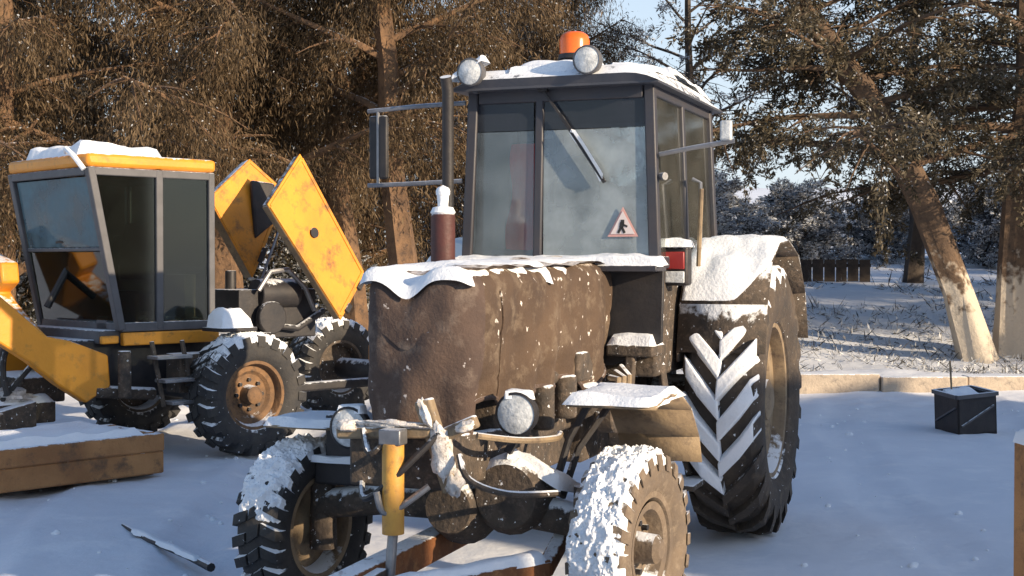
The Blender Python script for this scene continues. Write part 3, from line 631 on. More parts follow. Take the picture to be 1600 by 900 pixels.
for y in (CY0, CY1):
    lpane([(LX1-.25,y,1.06),(.56,y,1.06),(.56,y,LZ1-.06),(LX1-.05,y,LZ1-.06)], M['glass_dark'], (0,.006,0))
    lpane([(.48,y,1.06),(.09,y,1.06),(.09,y,LZ1-.06),(.48,y,LZ1-.06)], M['glass_dark'], (0,.006,0))
lpane([(LX1-.12,CY0+.05,1.64),(LX1-.12,CY1-.05,1.64),(LX1-.02,CY1-.05,LZ1-.07),(LX1-.02,CY0+.05,LZ1-.07)], M['glass_blue'], (.006,0,0))
lpane([(LX1-.235,CY0+.05,1.05),(LX1-.235,CY1-.05,1.05),(LX1-.13,CY1-.05,1.60),(LX1-.13,CY0+.05,1.60)], M['glass_dark'], (.006,0,0))
lpane([(LX0,CY0+.05,1.1),(LX0,CY1-.05,1.1),(LX0,CY1-.05,LZ1-.06),(LX0,CY0+.05,LZ1-.06)], M['glass_dark'], (.006,0,0))
mb = MB(); mb.box((.57,-.2,2.295),(1.12,1.36,.10)); mb.build('roof', M['yellow'], Ld, bevel=.03)
mb = MB(); mb.snow((1.10,-.62,2.34),(1.10,.30,2.34),(.42,.36,2.34),(.42,-.70,2.34), .10, 24, 22, 51); mb.build('roof_snow', M['snow'], Ld)
mb = MB(); mb.tube([(1.16,.2,2.36),(1.2,.28,2.38),(1.2,.40,2.32),(1.15,.46,2.22)], .02, 8); mb.build('lamp_bracket', M['snow'], Ld)
mb = MB(); mb.box((.5,-.25,1.32),(.45,.45,.12)); mb.box((.3,-.25,1.6),(.1,.44,.5),(0,R(-8),0)); mb.build('seat', M['seat'], Ld, bevel=.03)
mb = MB(); mb.lathe([(.17,-.012),(.182,0),(.17,.012),(.158,0)], 24, (0,0,0), 'z', True); mb.tube([(0,0,0),(0,0,-.5)], .03, 8); mb.box((0,0,0),(.33,.03,.012)); o = mb.build('steering_wheel', M['ink'], Ld); o.location = (.85,-.25,1.6); o.rotation_euler = (0,R(-30),0)
mb = MB(); mb.box((.75,.2,1.15),(.25,.16,.3)); mb.tube([(.72,.2,1.3),(.74,.22,1.5)], .012, 8); mb.tube([(.80,.16,1.3),(.83,.14,1.46)], .012, 8); mb.build('lever_console', M['grey'], Ld, bevel=.01)
mb = MB(); mb.box((.16,-.7,1.4),(.14,.2,.7)); mb.box((.14,.15,1.25),(.12,.3,.35)); mb.build('cab_locker', M['tan'], Ld, bevel=.01)
# side skirt below the cab
mb = MB(); mb.box((.42,.46,.93),(.85,.06,.10)); mb.box((.95,.46,.93),(.14,.05,.06)); mb.build('skirt', M['yellow_worn'], Ld, bevel=.01)
for k,(z, wdt) in enumerate(((.80,.30),(.62,.27),(.45,.25))):
    mb = MB(); mb.box((.62-.05*k,.78,z),(wdt,.16,.025)); mb.build('step', M['steel'], Ld, bevel=.004)
mb = MB()
for x in (.48,.74): mb.beam((x,.72,.92),(x-.08,.76,.42),.03,.03,(1,0,0))
mb.tube([(.9,.6,.5),(.9,.6,.85)], .05, 10); mb.box((.35,.62,.66),(.3,.2,.3)); mb.tube([(.6,.5,.5),(1.1,.5,.55)], .05, 10); mb.build('step_frame', M['grime'], Ld, bevel=.006)
mb = MB(); mb.snow((.25,.68,1.01),(-.04,.68,1.01),(-.04,.92,1.01),(.25,.92,1.01),.15,16,16,3); mb.build('mudguard_snow', M['snow'], Ld)
mb = MB(); mb.box((.10,.80,.995),(.32,.30,.03)); mb.build('mudguard', M['black'], Ld, bevel=.006)
# loader boom
mb = MB()
mb.prism([(1.2,-1.25,1.72),(1.2,-.87,1.60),(1.2,-.53,1.52),(1.2,-.50,1.36),(1.2,-.66,1.28),(1.2,-.55,1.20),(1.2,.0,.93),(1.2,-.02,.84),(1.2,-.2,.80),(1.2,-.9,.94),(1.2,-1.25,1.05)], (.16,.02,0)); mb.build('boom', M['yellow'], Ld, bevel=.02)
mb = MB(); mb.prism([(1.98,.42,1.30),(1.90,.42,1.34),(1.48,.42,.98),(1.30,.42,.94),(1.0,.42,.82),(.98,.42,.58),(1.18,.42,.47),(1.40,.42,.62),(1.62,.42,.80),(1.95,.42,1.02)], (0,.12,0)); mb.build('lift_arm', M['yellow'], Ld, bevel=.015)
mb = MB(); mb.prism([(1.56,-.92,.88),(1.30,-.92,.96),(.98,-.92,.80),(.90,-.92,.74),(1.02,-.92,.55),(1.20,-.92,.47),(1.38,-.92,.60)], (0,.12,0)); mb.build('lift_arm', M['yellow'], Ld, bevel=.015)
mb = MB(); mb.tube([(1.65,.15,.95),(1.75,.12,.55)], .045, 10); mb.tube([(1.75,.12,.56),(1.78,.1,.3)], .026, 10); mb.build('tilt_cylinder', M['steel'], Ld)
mb = MB(); mb.tube([(1.62,-.2,.78),(1.72,-.05,.46)], .05, 10); mb.box((1.55,.0,.40),(.5,.6,.16)); mb.box((1.35,-.15,.56),(.35,.7,.2)); mb.build('front_frame', M['grime'], Ld, bevel=.015)
mb = MB(); mb.snow((1.3,-.28,.48),(1.82,-.28,.48),(1.82,.3,.48),(1.3,.3,.48), .05, 12, 12, 9); mb.build('frame_snow', M['snow'], Ld)
for k,(a,b2,c_) in enumerate((((1.7,-.3,.9),(1.85,.1,.75),(1.8,.3,.5)),((1.5,.1,1.0),(1.75,.25,.85),(1.7,.35,.55)),((1.4,.3,.85),(1.6,.4,.7),(1.75,.2,.42)))):
    mb = MB(); pp = [V(a)*(1-t)**2+V(b2)*2*t*(1-t)+V(c_)*t*t for t in [i/8 for i in range(9)]]; mb.tube(pp, .022, 7); mb.build('hose', M['rubber'], Ld)
mb = MB(); mb.prism([(1.5,-.5,.5),(1.9,-.5,.42),(1.95,-.5,.3),(1.5,-.5,.3)],(0,.9,0)); mb.build('bucket_linkage', M['grime'], Ld, bevel=.01)
mb = MB(); lump(mb,(1.62,.12,.52),(.2,.2,.06),4); lump(mb,(1.85,.3,.44),(.1,.14,.05),8); lump(mb,(1.75,-.25,.6),(.12,.1,.05),6); mb.build('snow_patch', M['caked'], Ld)
# engine and opened covers
mb = MB(); mb.box((-.75,.0,1.08),(.8,.5,.42)); mb.tube([(-.95,.2,1.25),(-.55,.2,1.25)], .13, 16); mb.tube([(-.62,.30,1.05),(-.62,.36,1.05)], .14, 18); mb.tube([(-.5,-.1,1.2),(-.5,-.1,1.45)], .05, 10); mb.tube([(-.5,.28,1.0),(-.9,.32,.95),(-1.2,.3,1.1)], .03, 8); mb.build('engine', M['black'], Ld, bevel=.02)
mb = MB(); mb.tube([(-.50,.32,1.28),(-.62,.32,1.44),(-.80,.32,1.46),(-.98,.32,1.30),(-1.08,.32,1.1)], .022, 8); mb.build('cover_hoop', M['steel'], Ld)
def cover_panel(c4, depth, m, name):
    c4 = [V(p) for p in c4]; nrm = (c4[1]-c4[0]).cross(c4[2]-c4[0]).normalized()
    if nrm.y < 0: nrm = -nrm
    ctr = sum(c4, V())/4
    mb = MB(); mb.prism(c4, nrm*.02); o = mb.build(name, m, Ld, bevel=.006)
    mb = MB()
    for i in range(4):
        a, b2 = c4[i], c4[(i+1)%4]; a2 = a+(ctr-a)*.03; b3 = b2+(ctr-b2)*.03
        mb.beam(a2-nrm*depth/2+nrm*.01, b3-nrm*depth/2+nrm*.01, .022, depth, nrm)
    mb.build('rim', M['tan'], o, bevel=.004)
    mb = MB()
    for i in range(4):
        a, b2 = c4[i], c4[(i+1)%4]; a2 = a+(ctr-a)*.06; b3 = b2+(ctr-b2)*.06; mb.beam(a2+nrm*.022, b3+nrm*.022, .03, .014, nrm)
    mb.build('edge_lip', m, o, bevel=.004)
    for f_ in (.25,.75):
        p = c4[2].lerp(c4[3], f_)+nrm*.03; mb = MB(); mb.beam(p-(c4[3]-c4[2])*.08, p+(c4[3]-c4[2])*.08, .05, .03, nrm); mb.build('hinge', M['black'], o, bevel=.005)
    return o, nrm, ctr
o, nrm, ctr = cover_panel([(-.44,.52,2.0),(-.86,.40,2.45),(-1.50,.48,1.41),(-1.14,.60,1.02)], .07, M['yellow_worn'], 'engine_cover')
mb = MB(); mb.tube([ctr+nrm*.02+V((.06,0,.05)), ctr+nrm*.035+V((.06,0,.05))], .045, 14); mb.build('latch', M['black'], o)
o2, nrm, ctr = cover_panel([(-.32,-.18,2.07),(-.82,-.30,2.44),(-1.18,-.26,2.16),(-.74,-.14,1.38)], .10, M['yellow_worn'], 'engine_cover')
mb = MB(); mb.prism([ctr+nrm*.03+V((.02,0,.22)), ctr+nrm*.03+V((-.22,0,.20)), ctr+nrm*.03+V((-.30,0,-.1)), ctr+nrm*.03+V((-.02,0,-.3))], nrm*.05); mb.build('lining', M['black'], o2, bevel=.02)
mb = MB(); mb.tube([(-.72,.0,1.3),(-1.0,-.1,1.8)], .012, 8); mb.build('gas_strut', M['steel'], Ld)
mb = MB(); mb.tube([(-1.2,.1,1.2),(-1.28,.44,1.6)], .012, 8); mb.build('gas_strut', M['steel'], Ld)
mb = MB(); mb.box((-2.55,.25,.95),(.3,1.0,.5)); mb.box((-2.3,.0,.66),(.5,.3,.2)); mb.build('counterweight', M['yellow_worn'], Ld, bevel=.03)

# ------------------------------------------------------------ rusty box lying at the left
bx = empty('steel_trough', (-2.52, 9.55, 0), math.atan2(-1.05,-1.0))
tag(bx, 'long rusty brown steel box heaped with snow, lying in front of the loader', 'steel box')
Lb, Wb, Hb = 3.0, .60, .32
mb = MB(); mb.box((Lb/2,.03,Hb*.28+.02),(Lb,.10,Hb*.5)); mb.build('lower_rail', M['timber'], bx, bevel=.015)
mb = MB(); mb.box((Lb/2,.05,Hb*.78),(Lb,.08,Hb*.40)); mb.build('upper_rail', M['timber'], bx, bevel=.015)
mb = MB(); mb.box((Lb/2,-Wb,Hb*.5),(Lb,.08,Hb)); mb.build('back_rail', M['timber'], bx, bevel=.015)
mb = MB(); mb.box((.03,-Wb/2,Hb*.5),(.06,Wb-.09,Hb*.96)); mb.build('end_plate', M['timber'], bx, bevel=.01)
mb = MB(); mb.box((Lb/2,-Wb/2,Hb*.45),(Lb-.1,Wb-.09,Hb*.7)); mb.build('bed', M['rust'], bx)
mb = MB(); mb.snow((.12,.06,Hb-.03),(Lb,.07,Hb-.03),(Lb,-Wb-.02,Hb-.03),(.25,-Wb-.02,Hb-.03), .07, 40, 16, 61); mb.build('snow_heap', M['snow'], bx)

# ------------------------------------------------------------ small things on the yard
bk = empty('dark_box', (4.06, 12.0, terrain(4.06,12)), R(14))
tag(bk, 'small black open metal box with a thin rod, alone on the snow', 'box')
S = .38
mb = MB()
for a in range(4):
    m_ = Matrix.Rotation(a*math.pi/2, 3, 'Z'); q = [m_@V(p) for p in ((-S/2,-S/2,0),(S/2,-S/2,0),(S/2,-S/2,S-.02),(-S/2,-S/2,S-.02))]; mb.prism(q, m_@V((0,.015,0)))
mb.prism([(-S/2,-S/2,.01),(S/2,-S/2,.01),(S/2,S/2,.01),(-S/2,S/2,.01)],(0,0,.015)); mb.build('body', M['black'], bk, smooth=False)
mb = MB()
for a in range(4):
    m_ = Matrix.Rotation(a*math.pi/2, 3, 'Z'); mb.beam(m_@V((-S/2-.01,-S/2-.005,S-.02)), m_@V((S/2-.012,-S/2-.005,S-.02)), .03, .035)
mb.build('rim', M['grey'], bk)
mb = MB(); mb.snow((-.16,-.16,.25),(.16,-.16,.25),(.16,.16,.33),(-.16,.16,.33), .06, 12,12,7); mb.build('snow_fill', M['snow'], bk)
mb = MB(); mb.tube([(-.06,.1,.1),(-.07,.11,.64)], .009, 8); mb.build('rod', M['tan'], bk)
for a in range(4):
    m_ = Matrix.Rotation(a*math.pi/2, 3, 'Z'); mb = MB(); mb.beam(m_@V((-.16,-S/2-.008,.10)), m_@V((.16,-S/2-.008,.26)), .02, .014); mb.build('brace', M['grey'], bk)
mb = MB(); mb.tube([(S/2+.012,-.10,.27),(S/2+.05,-.09,.24),(S/2+.05,.09,.24),(S/2+.012,.10,.27)], .008, 6); mb.build('handle', M['grey'], bk)
bk.rotation_euler = (R(3), R(-4), R(14))
pb = MB()
def chunk(u, v):
    a = u*2*math.pi; b2 = (v)*math.pi/2; r = .17*(1+.35*noise.noise(V((math.cos(a)*1.5,math.sin(a)*1.5,v*2))))
    return V((r*1.6*math.cos(a)*math.cos(b2), r*math.sin(a)*math.cos(b2), .13*math.sin(b2)*(1+.3*noise.noise(V((math.cos(a)*3,math.sin(a)*3,v*3))))))
pb.grid(chunk, 26, 9); o = pb.build('stone', M['grey'], None, loc=(4.1,15.55,terrain(4.1,15.55)-.01)); tag(o, 'dark stone at the foot of the sunlit snow ridge', 'stone')
# post at the right border
po = empty('wooden_post', (1.95, 5.0, -.02), R(8)); tag(po, 'brown wooden post capped with snow at the right border of the photo', 'post')
mb = MB(); mb.box((0,0,.43),(.11,.11,.88)); mb.build('shaft', M['timber'], po, bevel=.008)
mb = MB(); mb.snow((-.06,-.06,.87),(.06,-.06,.87),(.06,.06,.87),(-.06,.06,.87), .05, 10,10,2); mb.build('snow_cap', M['snow'], po)
# bar lying in the snow
ba = empty('iron_bar', (0,0,0)); tag(ba, 'thin dark iron bar half buried in snow at lower left', 'bar')
mb = MB(); mb.tube([(-2.25,7.75,.0),(-1.95,7.2,.028),(-1.62,6.72,.045),(-1.45,6.45,.05)], [.012,.016,.02,.022], 8); mb.build('shaft', M['black'], ba)
mb = MB(); mb.snow((-2.14,7.48,.02),(-2.10,7.50,.02),(-1.52,6.58,.062),(-1.56,6.56,.062), .018, 6, 40, 4); mb.build('snow_strip', M['snow'], ba)
# low plank fence on the bank
fe = empty('plank_fence', (5.4, 28.0, terrain(5.4,28.0)), R(-4)); tag(fe, 'low dark plank fence on the snowy bank beyond the yard', 'fence')
for k in range(9):
    mb = MB(); mb.box((.24*k,0,.22+.02*random.random()),(.215,.035,.46)); mb.build('plank', M['bark_grey'], fe, smooth=False)
mb = MB(); mb.beam((-.1,.045,.33),(2.05,.045,.33),.04,.07); mb.build('rail', M['bark_grey'], fe, smooth=False)

# ------------------------------------------------------------ unseen sheds added to shade the yard, with a gap lighting the front wheel
TD = V((-SH.y, SH.x, 0))             # along the shed fronts
te = math.tan(R(SUN_EL))
def shade_shed(t0, t1, zero_at, label):
    h = (12+zero_at)*te; L = t1-t0; D = 5.0
    e = empty('shade_garage', SH*12+TD*t0, math.atan2(TD.y, TD.x)); tag(e, label, 'shade_garage')
    mb = MB(); mb.box((L/2,-D/2,h/2-.15),(L,D,h-.3)); mb.build('wall', M['brick'], e, smooth=False)
    mb = MB(); mb.box((L/2,-D/2,h-.21),(L+.02,D+.5,.12)); mb.build('roof', M['grey'], e, smooth=False)
    mb = MB(); mb.box((L/2,-D/2,h-.09),(L+.0,D+.46,.14)); mb.build('roof_snow', M['snow'], e, bevel=.05)
    n = max(1,int(L/3.6))
    for k in range(n):
        cx = L*(k+.5)/n; mb = MB(); mb.box((cx,.03,1.25),(2.5,.06,2.5)); d = mb.build('door', M['door'], e, bevel=.01)
        mb = MB(); mb.box((cx+.3,.08,1.1),(.03,.05,.25)); mb.build('handle', M['steel'], d)
    return e
shade_shed(-9, 4.15, 5.5, 'unseen brick building added to shade the yard, right behind the camera')
shade_shed(5.75, 14.9, 6.3, 'unseen brick building added for shade beyond the gap, right of the yard')

# ------------------------------------------------------------ trees
def leafquads(P, D, Ln, Wd, rng):
    N = len(P); r = rng.normal(size=(N,3)); s = np.cross(D, r); s /= np.linalg.norm(s,axis=1,keepdims=True)+1e-9
    Ln = Ln[:,None]; Wd = Wd[:,None]
    v = np.stack([P, P+D*Ln*.45+s*Wd*.5, P+D*Ln, P+D*Ln*.45-s*Wd*.5], 1).reshape(-1,3)
    return v
def unit(a): return a/(np.linalg.norm(a,axis=-1,keepdims=True)+1e-9)
def make_tree(name, seed, path, radii, limbs, n_leaf, leaf=(.16,.035), drop=.5, frost=.1, mats=('bark','leaf_brown'), sub=6, spread=.35, fl=.32, hang=0, per=26):
    """path/radii: trunk polyline; limbs: list of (t, azimuth, elevation, length)"""
    rng = np.random.default_rng(seed); rd = random.Random(seed)
    T_ = empty(name); mb = MB(); mb.tube(path, radii, 12)
    path = [V(p) for p in path]
    def at(t):
        i = t*(len(path)-1); k = min(int(i), len(path)-2); f_ = i-k
        return path[k].lerp(path[k+1], f_), radii[k]*(1-f_)+radii[k+1]*f_
    segs = []
    for (t, az, el, ln) in limbs:
        p, r = at(t); d = V((math.cos(az)*math.cos(el), math.sin(az)*math.cos(el), math.sin(el)))
        pts = [p]; q = p.copy(); dd = d.copy(); n = 6
        for k in range(n):
            dd = (dd+V((rd.uniform(-.22,.22), rd.uniform(-.22,.22), rd.uniform(-.12,.12)-drop*.16*k/n))).normalized(); q = q+dd*(ln/n); pts.append(q.copy())
        r0 = min(r*.5, .018*ln+.010); mb.tube(pts, [r0*(1-.85*i/n) for i in range(n+1)], 6, False)
        for k in range(1,n): segs.append((pts[k], pts[k+1], ln*.10*(.6 if k > 3 else 1)))
        for j in range(sub):
            k = rd.randint(1,n-1); b0 = pts[k].lerp(pts[k+1], rd.random()); a2 = rd.uniform(0,2*math.pi)
            d2 = ((pts[k+1]-pts[k]).normalized()*.8+V((math.cos(a2),math.sin(a2),rd.uniform(-.5,.5)-drop*.5))).normalized()
            l2 = ln*rd.uniform(.18,.42)*(1.15-.5*k/n); sp = [b0]; q2 = b0.copy()
            for z in range(4):
                d2 = (d2+V((rd.uniform(-.2,.2),rd.uniform(-.2,.2),rd.uniform(-.1,.1)-drop*.22))).normalized(); q2 = q2+d2*l2/4; sp.append(q2.copy())
            mb.tube(sp, [r0*.38,r0*.3,r0*.22,r0*.15,r0*.06], 4, False)
            for z in range(4): segs.append((sp[z], sp[z+1], l2*.16))
    nv0 = len(path)*12; vv = []
    for i_, p in enumerate(mb.v):
        if i_ < nv0:
            q = V(p); c_ = path[i_//12]; r_ = radii[i_//12]; o_ = q-c_; a_ = math.atan2(o_.y,o_.x); k_ = 1+.16*math.sin(5*a_+seed)+.22*noise.noise(V((a_*2,q.z*1.5,seed))); p = tuple(c_+o_*k_)
        vv.append(p)
    mb.v = vv
    mb.build('trunk', M[mats[0]], T_, angle=60)
    A = np.array([s[0] for s in segs]); B = np.array([s[1] for s in segs]); Wg = np.array([s[2] for s in segs])
    ln = np.linalg.norm(B-A,axis=1); pr = ln/ln.sum()
    # clumps along the twigs
    nc = max(10, n_leaf//per); ix = rng.choice(len(segs), nc, p=pr); u = rng.random(nc)[:,None]
    C = A[ix]*(1-u)+B[ix]*u+rng.normal(size=(nc,3))*spread*.35
    Dc = unit(unit(B[ix]-A[ix])+rng.normal(size=(nc,3))*.5+np.array([0,0,-drop]))
    jx = np.repeat(np.arange(nc), per)
    tt = rng.random(len(jx))[:,None]
    P = C[jx]+Dc[jx]*tt*spread*1.3+rng.normal(size=(len(jx),3))*spread*.16*(1.2-tt)
    D = unit(Dc[jx]+rng.normal(size=(len(jx),3))*.75)
    if hang:
        hc = hang*rng.uniform(.25,1.3,nc); P = C[jx]+rng.normal(size=(len(jx),3))*np.array([.10,.10,.03])+Dc[jx]*np.array([1,1,0])*tt*.25; P[:,2] -= (tt[:,0]**1.3)*hc[jx]
        D = unit(np.array([0,0,-1.0])*(.3+tt)+Dc[jx]*(1-tt)*.8+rng.normal(size=(len(jx),3))*.42)
    Ln = leaf[0]*rng.uniform(.5,1.3,len(jx)); Wd = leaf[1]*rng.uniform(.6,1.4,len(jx))
    v = leafquads(P, D, Ln, Wd, rng); q = np.arange(len(v)).reshape(-1,4)
    np_mesh('crown', v, q, M[mats[1]], T_)
    if frost:
        nf = int(n_leaf*frost*1.6); k = rng.choice(len(P), nf); P2 = P[k]+np.array([0,0,.03])+rng.normal(size=(nf,3))*.03
        D2 = unit(D[k]*np.array([1,1,.4])); v = leafquads(P2, D2, leaf[0]*fl*rng.uniform(.6,1.4,nf), leaf[1]*1.1*rng.uniform(.6,1.4,nf), rng); q = np.arange(len(v)).reshape(-1,4)
        np_mesh('snow_on_twigs', v, q, M['frost'], T_)
    return T_
def limbset(seed, n, t0, t1, l0, l1, e0, e1, az=None):
    rd = random.Random(seed); out = []
    for i in range(n):
        f_ = i/(n-1); t = t0+(t1-t0)*f_; a = i*2.399+rd.uniform(-.4,.4) if az is None else az+rd.uniform(-1.2,1.2)
        out.append((t, a, e0+(e1-e0)*f_+rd.uniform(-.15,.15), (l0+(l1-l0)*f_)*rd.uniform(.8,1.2)))
    return out
def straight(h, lean=(0,0), wob=.1, n=7, seed=0):
    rd = random.Random(seed); return [V((lean[0]*i/n+rd.uniform(-wob,wob)*(i>0), lean[1]*i/n+rd.uniform(-wob,wob)*(i>0), h*i/n-.15*(i==0))) for i in range(n+1)]
def rad(r0, r1, n=7): return [r0*(1.25 if i == 0 else 1)*(1-i/n)+r1*i/n for i in range(n+1)]
GR = 'brown trees massed at the left behind the loader'
specA = dict(n_leaf=120000, leaf=(.095,.013), drop=.55, frost=.02, mats=('bark','leaf_brown'), sub=12, spread=.30, hang=.55)
tA = make_tree('conifer', 11, straight(9.5,(.3,0),.08,7,1), rad(.24,.04), limbset(1,30,.12,.97,3.2,.7,.30,.6), **specA)
tB = make_tree('conifer', 12, straight(10.5,(-.3,.1),.1,7,2), rad(.26,.04), limbset(2,30,.18,.97,3.5,.8,.25,.6), **specA)
tC = make_tree('conifer', 13, straight(9,(.9,.2),.12,7,3), rad(.20,.04), limbset(3,26,.36,.98,2.6,.8,.4,.7), **dict(specA, n_leaf=84000, frost=.03))
def put(o, x, y, rz, s, label, cat='tree', group=None):
    o.location = (x, y, terrain(x,y)-.03); o.rotation_euler = (0,0,rz); o.scale = (s,s,s); tag(o, label, cat, group); return o
put(tA, -6.3,16.2, .3, 1.0, 'brown-needled conifer with drooping branches above the yellow loader cab', group=GR)
put(tB, -3.7,17.2, 1.2, 1.0, 'tall brown conifer directly behind the raised yellow engine covers', group=GR)
put(tC, -1.22,16.6, 2.9, 1.0, 'slender orange-barked conifer seen between tractor mirror and cab', group=GR)
put(copy_tree(tC), -2.05,17.8, 3.4, 1.0, 'leaning conifer stem seen left of the tractor mirror arms', group=GR)
put(copy_tree(tA), -8.6,19.5, 2.2, 1.1, 'brown conifer at the far left border of the photo', group=GR)
put(copy_tree(tB), -5.6,21.0, 4.0, 1.0, 'dark brown conifer half hidden behind the loader trees', group=GR)
put(copy_tree(tA), -2.4,21.5, 5.0, 1.0, 'brown conifer filling the gap left of the tractor roof', group=GR)
put(copy_tree(tC), .35,21.0, 1.0, .82, 'thin snow-flecked conifer rising behind the tractor roof lamp', group=GR)
# right hand trees
GR2 = 'trees at the right beyond the yard'
lean = [V(p) for p in ((0,0,-.15),(-.35,0,1.0),(-.85,.0,2.3),(-1.55,.05,3.7),(-2.2,.1,4.6),(-2.9,.1,5.6),(-3.4,.2,7.0),(-3.7,.2,8.2))]
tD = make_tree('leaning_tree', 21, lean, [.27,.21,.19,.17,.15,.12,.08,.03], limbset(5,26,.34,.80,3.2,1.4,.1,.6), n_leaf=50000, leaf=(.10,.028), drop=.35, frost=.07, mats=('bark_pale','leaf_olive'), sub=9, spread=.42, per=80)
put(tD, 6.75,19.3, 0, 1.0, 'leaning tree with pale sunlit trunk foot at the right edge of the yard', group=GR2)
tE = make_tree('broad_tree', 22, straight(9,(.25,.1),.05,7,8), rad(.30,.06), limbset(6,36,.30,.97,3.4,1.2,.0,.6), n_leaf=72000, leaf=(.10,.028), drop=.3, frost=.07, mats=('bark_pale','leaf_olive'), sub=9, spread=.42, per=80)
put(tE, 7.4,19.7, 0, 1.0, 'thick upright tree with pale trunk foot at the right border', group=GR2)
tF = make_tree('frosted_tree', 23, straight(8,(.4,0),.12,7,9), rad(.16,.03), limbset(7,30,.22,.97,2.8,.9,.25,.7), n_leaf=17000, leaf=(.10,.024), drop=.25, frost=.6, mats=('bark_grey','leaf_grey'), sub=9, spread=.40)
put(tF, .8,27.0, 3.3, .9, 'thin frosted tree left of the bright sky gap', group=GR2)
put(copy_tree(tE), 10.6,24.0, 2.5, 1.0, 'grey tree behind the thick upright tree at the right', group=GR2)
put(copy_tree(tF), 8.2,27.5, 4.4, 1.1, 'dark-stemmed frosted tree just left of the leaning pale trunk foot', group=GR2)
tG = make_tree('frosted_tree', 27, straight(8.5,(-.3,0),.15,7,19), rad(.12,.02), limbset(17,30,.25,.97,2.6,.8,.35,.9), n_leaf=5000, leaf=(.11,.022), drop=.15, frost=1.4, mats=('bark_grey','leaf_grey'), sub=12, spread=.40, fl=.6)
put(tG, 3.3,25.0, 1.0, 1.0, 'sparse frosted tree against the bright sky right of the beacon', group=GR2)
# unseen dense conifers added right of the picture to shade the bank
for i,(sd, td) in enumerate(((1.5,22.2),(0,25.2),(1,28.4),(0,31.6),(2,35))):
    p = SH*sd+TD*td; put(copy_tree((tA,tB)[i%2]), p.x, p.y, i*1.3, 1.0, 'unseen brown conifer added to shade the bank, %s from the shade buildings' % ['first','second','third','fourth','fifth'][i], group='unseen conifers added for shade')
# shrubs
def shrub_mesh(name, seed, mats, frost, n=14000, h=1.9):
    return make_tree(name, seed, straight(h*.5,(0,0),.03,3,seed), rad(.05,.03,3), limbset(seed,22,.05,.95,h*.75,h*.6,.35,1.1), n_leaf=n, leaf=(.10,.028), drop=.05, frost=frost, mats=mats, sub=7, spread=.26, fl=.9)
sA = shrub_mesh('shrub', 31, ('bark_grey','leaf_grey'), 1.3)
sB = shrub_mesh('shrub', 32, ('bark_grey','leaf_dark'), .5)
spots = [(3.4,27.0,'A'),(4.6,32.5,'A'),(7.3,34,'A'),(9.6,34.5,'A'),(2.2,25.5,'B'),(11.6,33,'A'),(13.5,32,'B'),(-.2,24.5,'B'),(-6.8,18.6,'B'),(-9.4,18,'B'),(-3.0,19.5,'B'),(-4.8,19.0,'B')]
labs = ['frosted bush just right of the tractor cab rear','frosted bush at the left end of the plank fence','frosted bush behind the plank fence','frosted bush left of the leaning trunk','dark bush seen through the tractor cab side','frosted bush between the two pale trunks','dark bush behind the thick upright trunk','dark bush behind the tractor cab','dark bush behind the loader cab','dark bush at the left border behind the loader boom','dark bush behind the raised engine covers','dark bush between loader cab and engine covers']
first = {'A': True, 'B': True}
for i, (x, y, k) in enumerate(spots):
    o = {'A':sA,'B':sB}[k]
    if not first[k]: o = copy_tree(o)
    first[k] = False
    put(o, x, y, i*1.7, .9+.25*((i*37)%10)/10, labs[i], 'bush', 'bushes at the edge of the wood')
# far wood: reads as one mass
rng = np.random.default_rng(5)
N = 90000
X_ = rng.uniform(-26,26,N); Y_ = rng.uniform(33,46,N)
topz = np.array([9.5+1.6*math.sin(x*.55)+1.2*math.sin(x*1.3+1) for x in X_])
gap = np.exp(-((X_/Y_-.125)/.075)**2); topz = topz*(1-.78*gap); topz = np.where(X_/Y_ > .05, topz*.52, topz)
Z_ = .8+topz*rng.random(N)**.9
cl = np.array([noise.noise(V((x*.6,y*.6,z*.6))) for x,y,z in zip(X_,Y_,Z_)]); keep = (cl > -.12) & ((X_/Y_ < .09) | (X_/Y_ > .46))
P = np.stack([X_,Y_,Z_],1)[keep]; n_ = len(P); D = unit(rng.normal(size=(n_,3))+np.array([0,0,-.3]))
v = leafquads(P, D, rng.uniform(.25,.6,n_), rng.uniform(.10,.22,n_), rng); q = np.arange(len(v)).reshape(-1,4)
wd_ = np_mesh('woodland', v, q, M['leaf_grey']); k_ = rng.choice(n_, n_//3); v = leafquads(P[k_]+np.array([0,0,.1]), unit(D[k_]*np.array([1,1,.3])), rng.uniform(.2,.5,len(k_)), rng.uniform(.06,.14,len(k_)), rng)
np_mesh('snow_on_twigs', v, np.arange(len(v)).reshape(-1,4), M['frost'], wd_)['kind'] = 'stuff'
tag(wd_, 'far winter wood closing the view behind the trees', 'wood', kind='stuff')
mb = MB()
for k in range(60):
    y = rng.uniform(33,45); x = rng.uniform(-24,.06*y); h = rng.uniform(6,9); mb.tube([(x,y,.5),(x+rng.uniform(-.5,.5),y,h*.5),(x+rng.uniform(-1,1),y,h)], [.17,.11,.03], 6, False)
mb.build('trunks', M['bark_grey'], wd_)['kind'] = 'stuff'

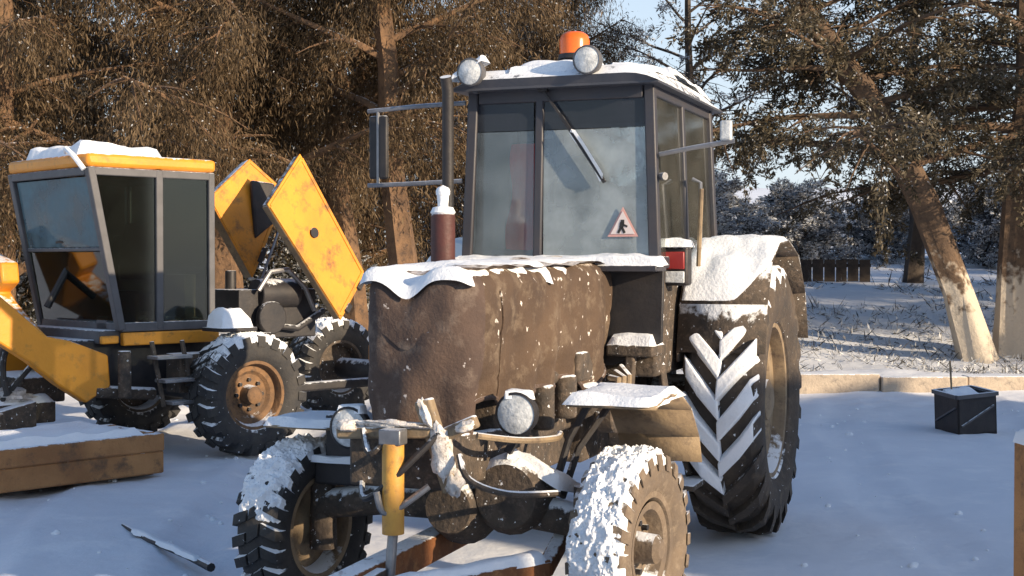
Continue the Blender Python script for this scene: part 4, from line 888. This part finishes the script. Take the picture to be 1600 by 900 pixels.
# dry frosted scrub over the bank, and loose clods of snow on the yard
rng = np.random.default_rng(8)
N = 34000
x_ = rng.uniform(-.05,1,N); y_ = 17.3+rng.random(N)**1.3*48; x_ = x_*y_*.55; k_ = np.array([noise.noise(V((a*.7,b*.5,3)))+.8*noise.noise(V((a*.2,b*.12,7))) for a,b in zip(x_,y_)]) > .06; x_, y_ = x_[k_], y_[k_]; n_ = len(x_)
P = np.stack([x_,y_,np.array([terrain(a,b)-.02 for a,b in zip(x_,y_)])],1); D = unit(rng.normal(size=(n_,3))*np.array([1,1,.35])+np.array([0,0,.35]))
v = leafquads(P, D, (.06+.26*rng.random(n_)**2.2)*(1+(y_-17)*.03), rng.uniform(.006,.018,n_)*(1+(y_-17)*.06), rng)
sb_ = np_mesh('scrub', v, np.arange(len(v)).reshape(-1,4), M['leaf_grey']); tag(sb_, 'dry frosted scrub covering the snowy bank below the wood', 'scrub', kind='stuff')
k_ = rng.choice(n_, n_*6//5); v = leafquads(P[k_]+D[k_]*.07+rng.normal(size=(len(k_),3))*.03, unit(D[k_]+rng.normal(size=(len(k_),3))*.5), rng.uniform(.04,.13,len(k_))*(1+(y_[k_]-17)*.03), rng.uniform(.012,.03,len(k_))*(1+(y_[k_]-17)*.06), rng)
np_mesh('frost_on_scrub', v, np.arange(len(v)).reshape(-1,4), M['frost'], sb_)['kind'] = 'stuff'
mb = MB(); rd = random.Random(4)
for k in range(170):
    if k < 150:
        t = rd.choice(((-1.75,-.10,.02),(-3.0,-.16,.02),(2.35,.10,.012),(3.85,.12,.012))); y = rd.uniform(6,14); x = t[0]+t[1]*(y-8)+t[2]*(y-8)**2+rd.gauss(0,.25)
    else: x, y = rd.uniform(-3.5,5.5), rd.uniform(5.5,14)
    r = .005+.017*rd.random()**3; lump(mb, (x,y,terrain(x,y)+r*.3), (r*1.2,r,r*.8), k*1.7, 6, .5)
tag(mb.build('snow_clods', M['snow'], None, angle=90), 'loose crumbs of snow scattered over the yard', 'snow', kind='stuff')
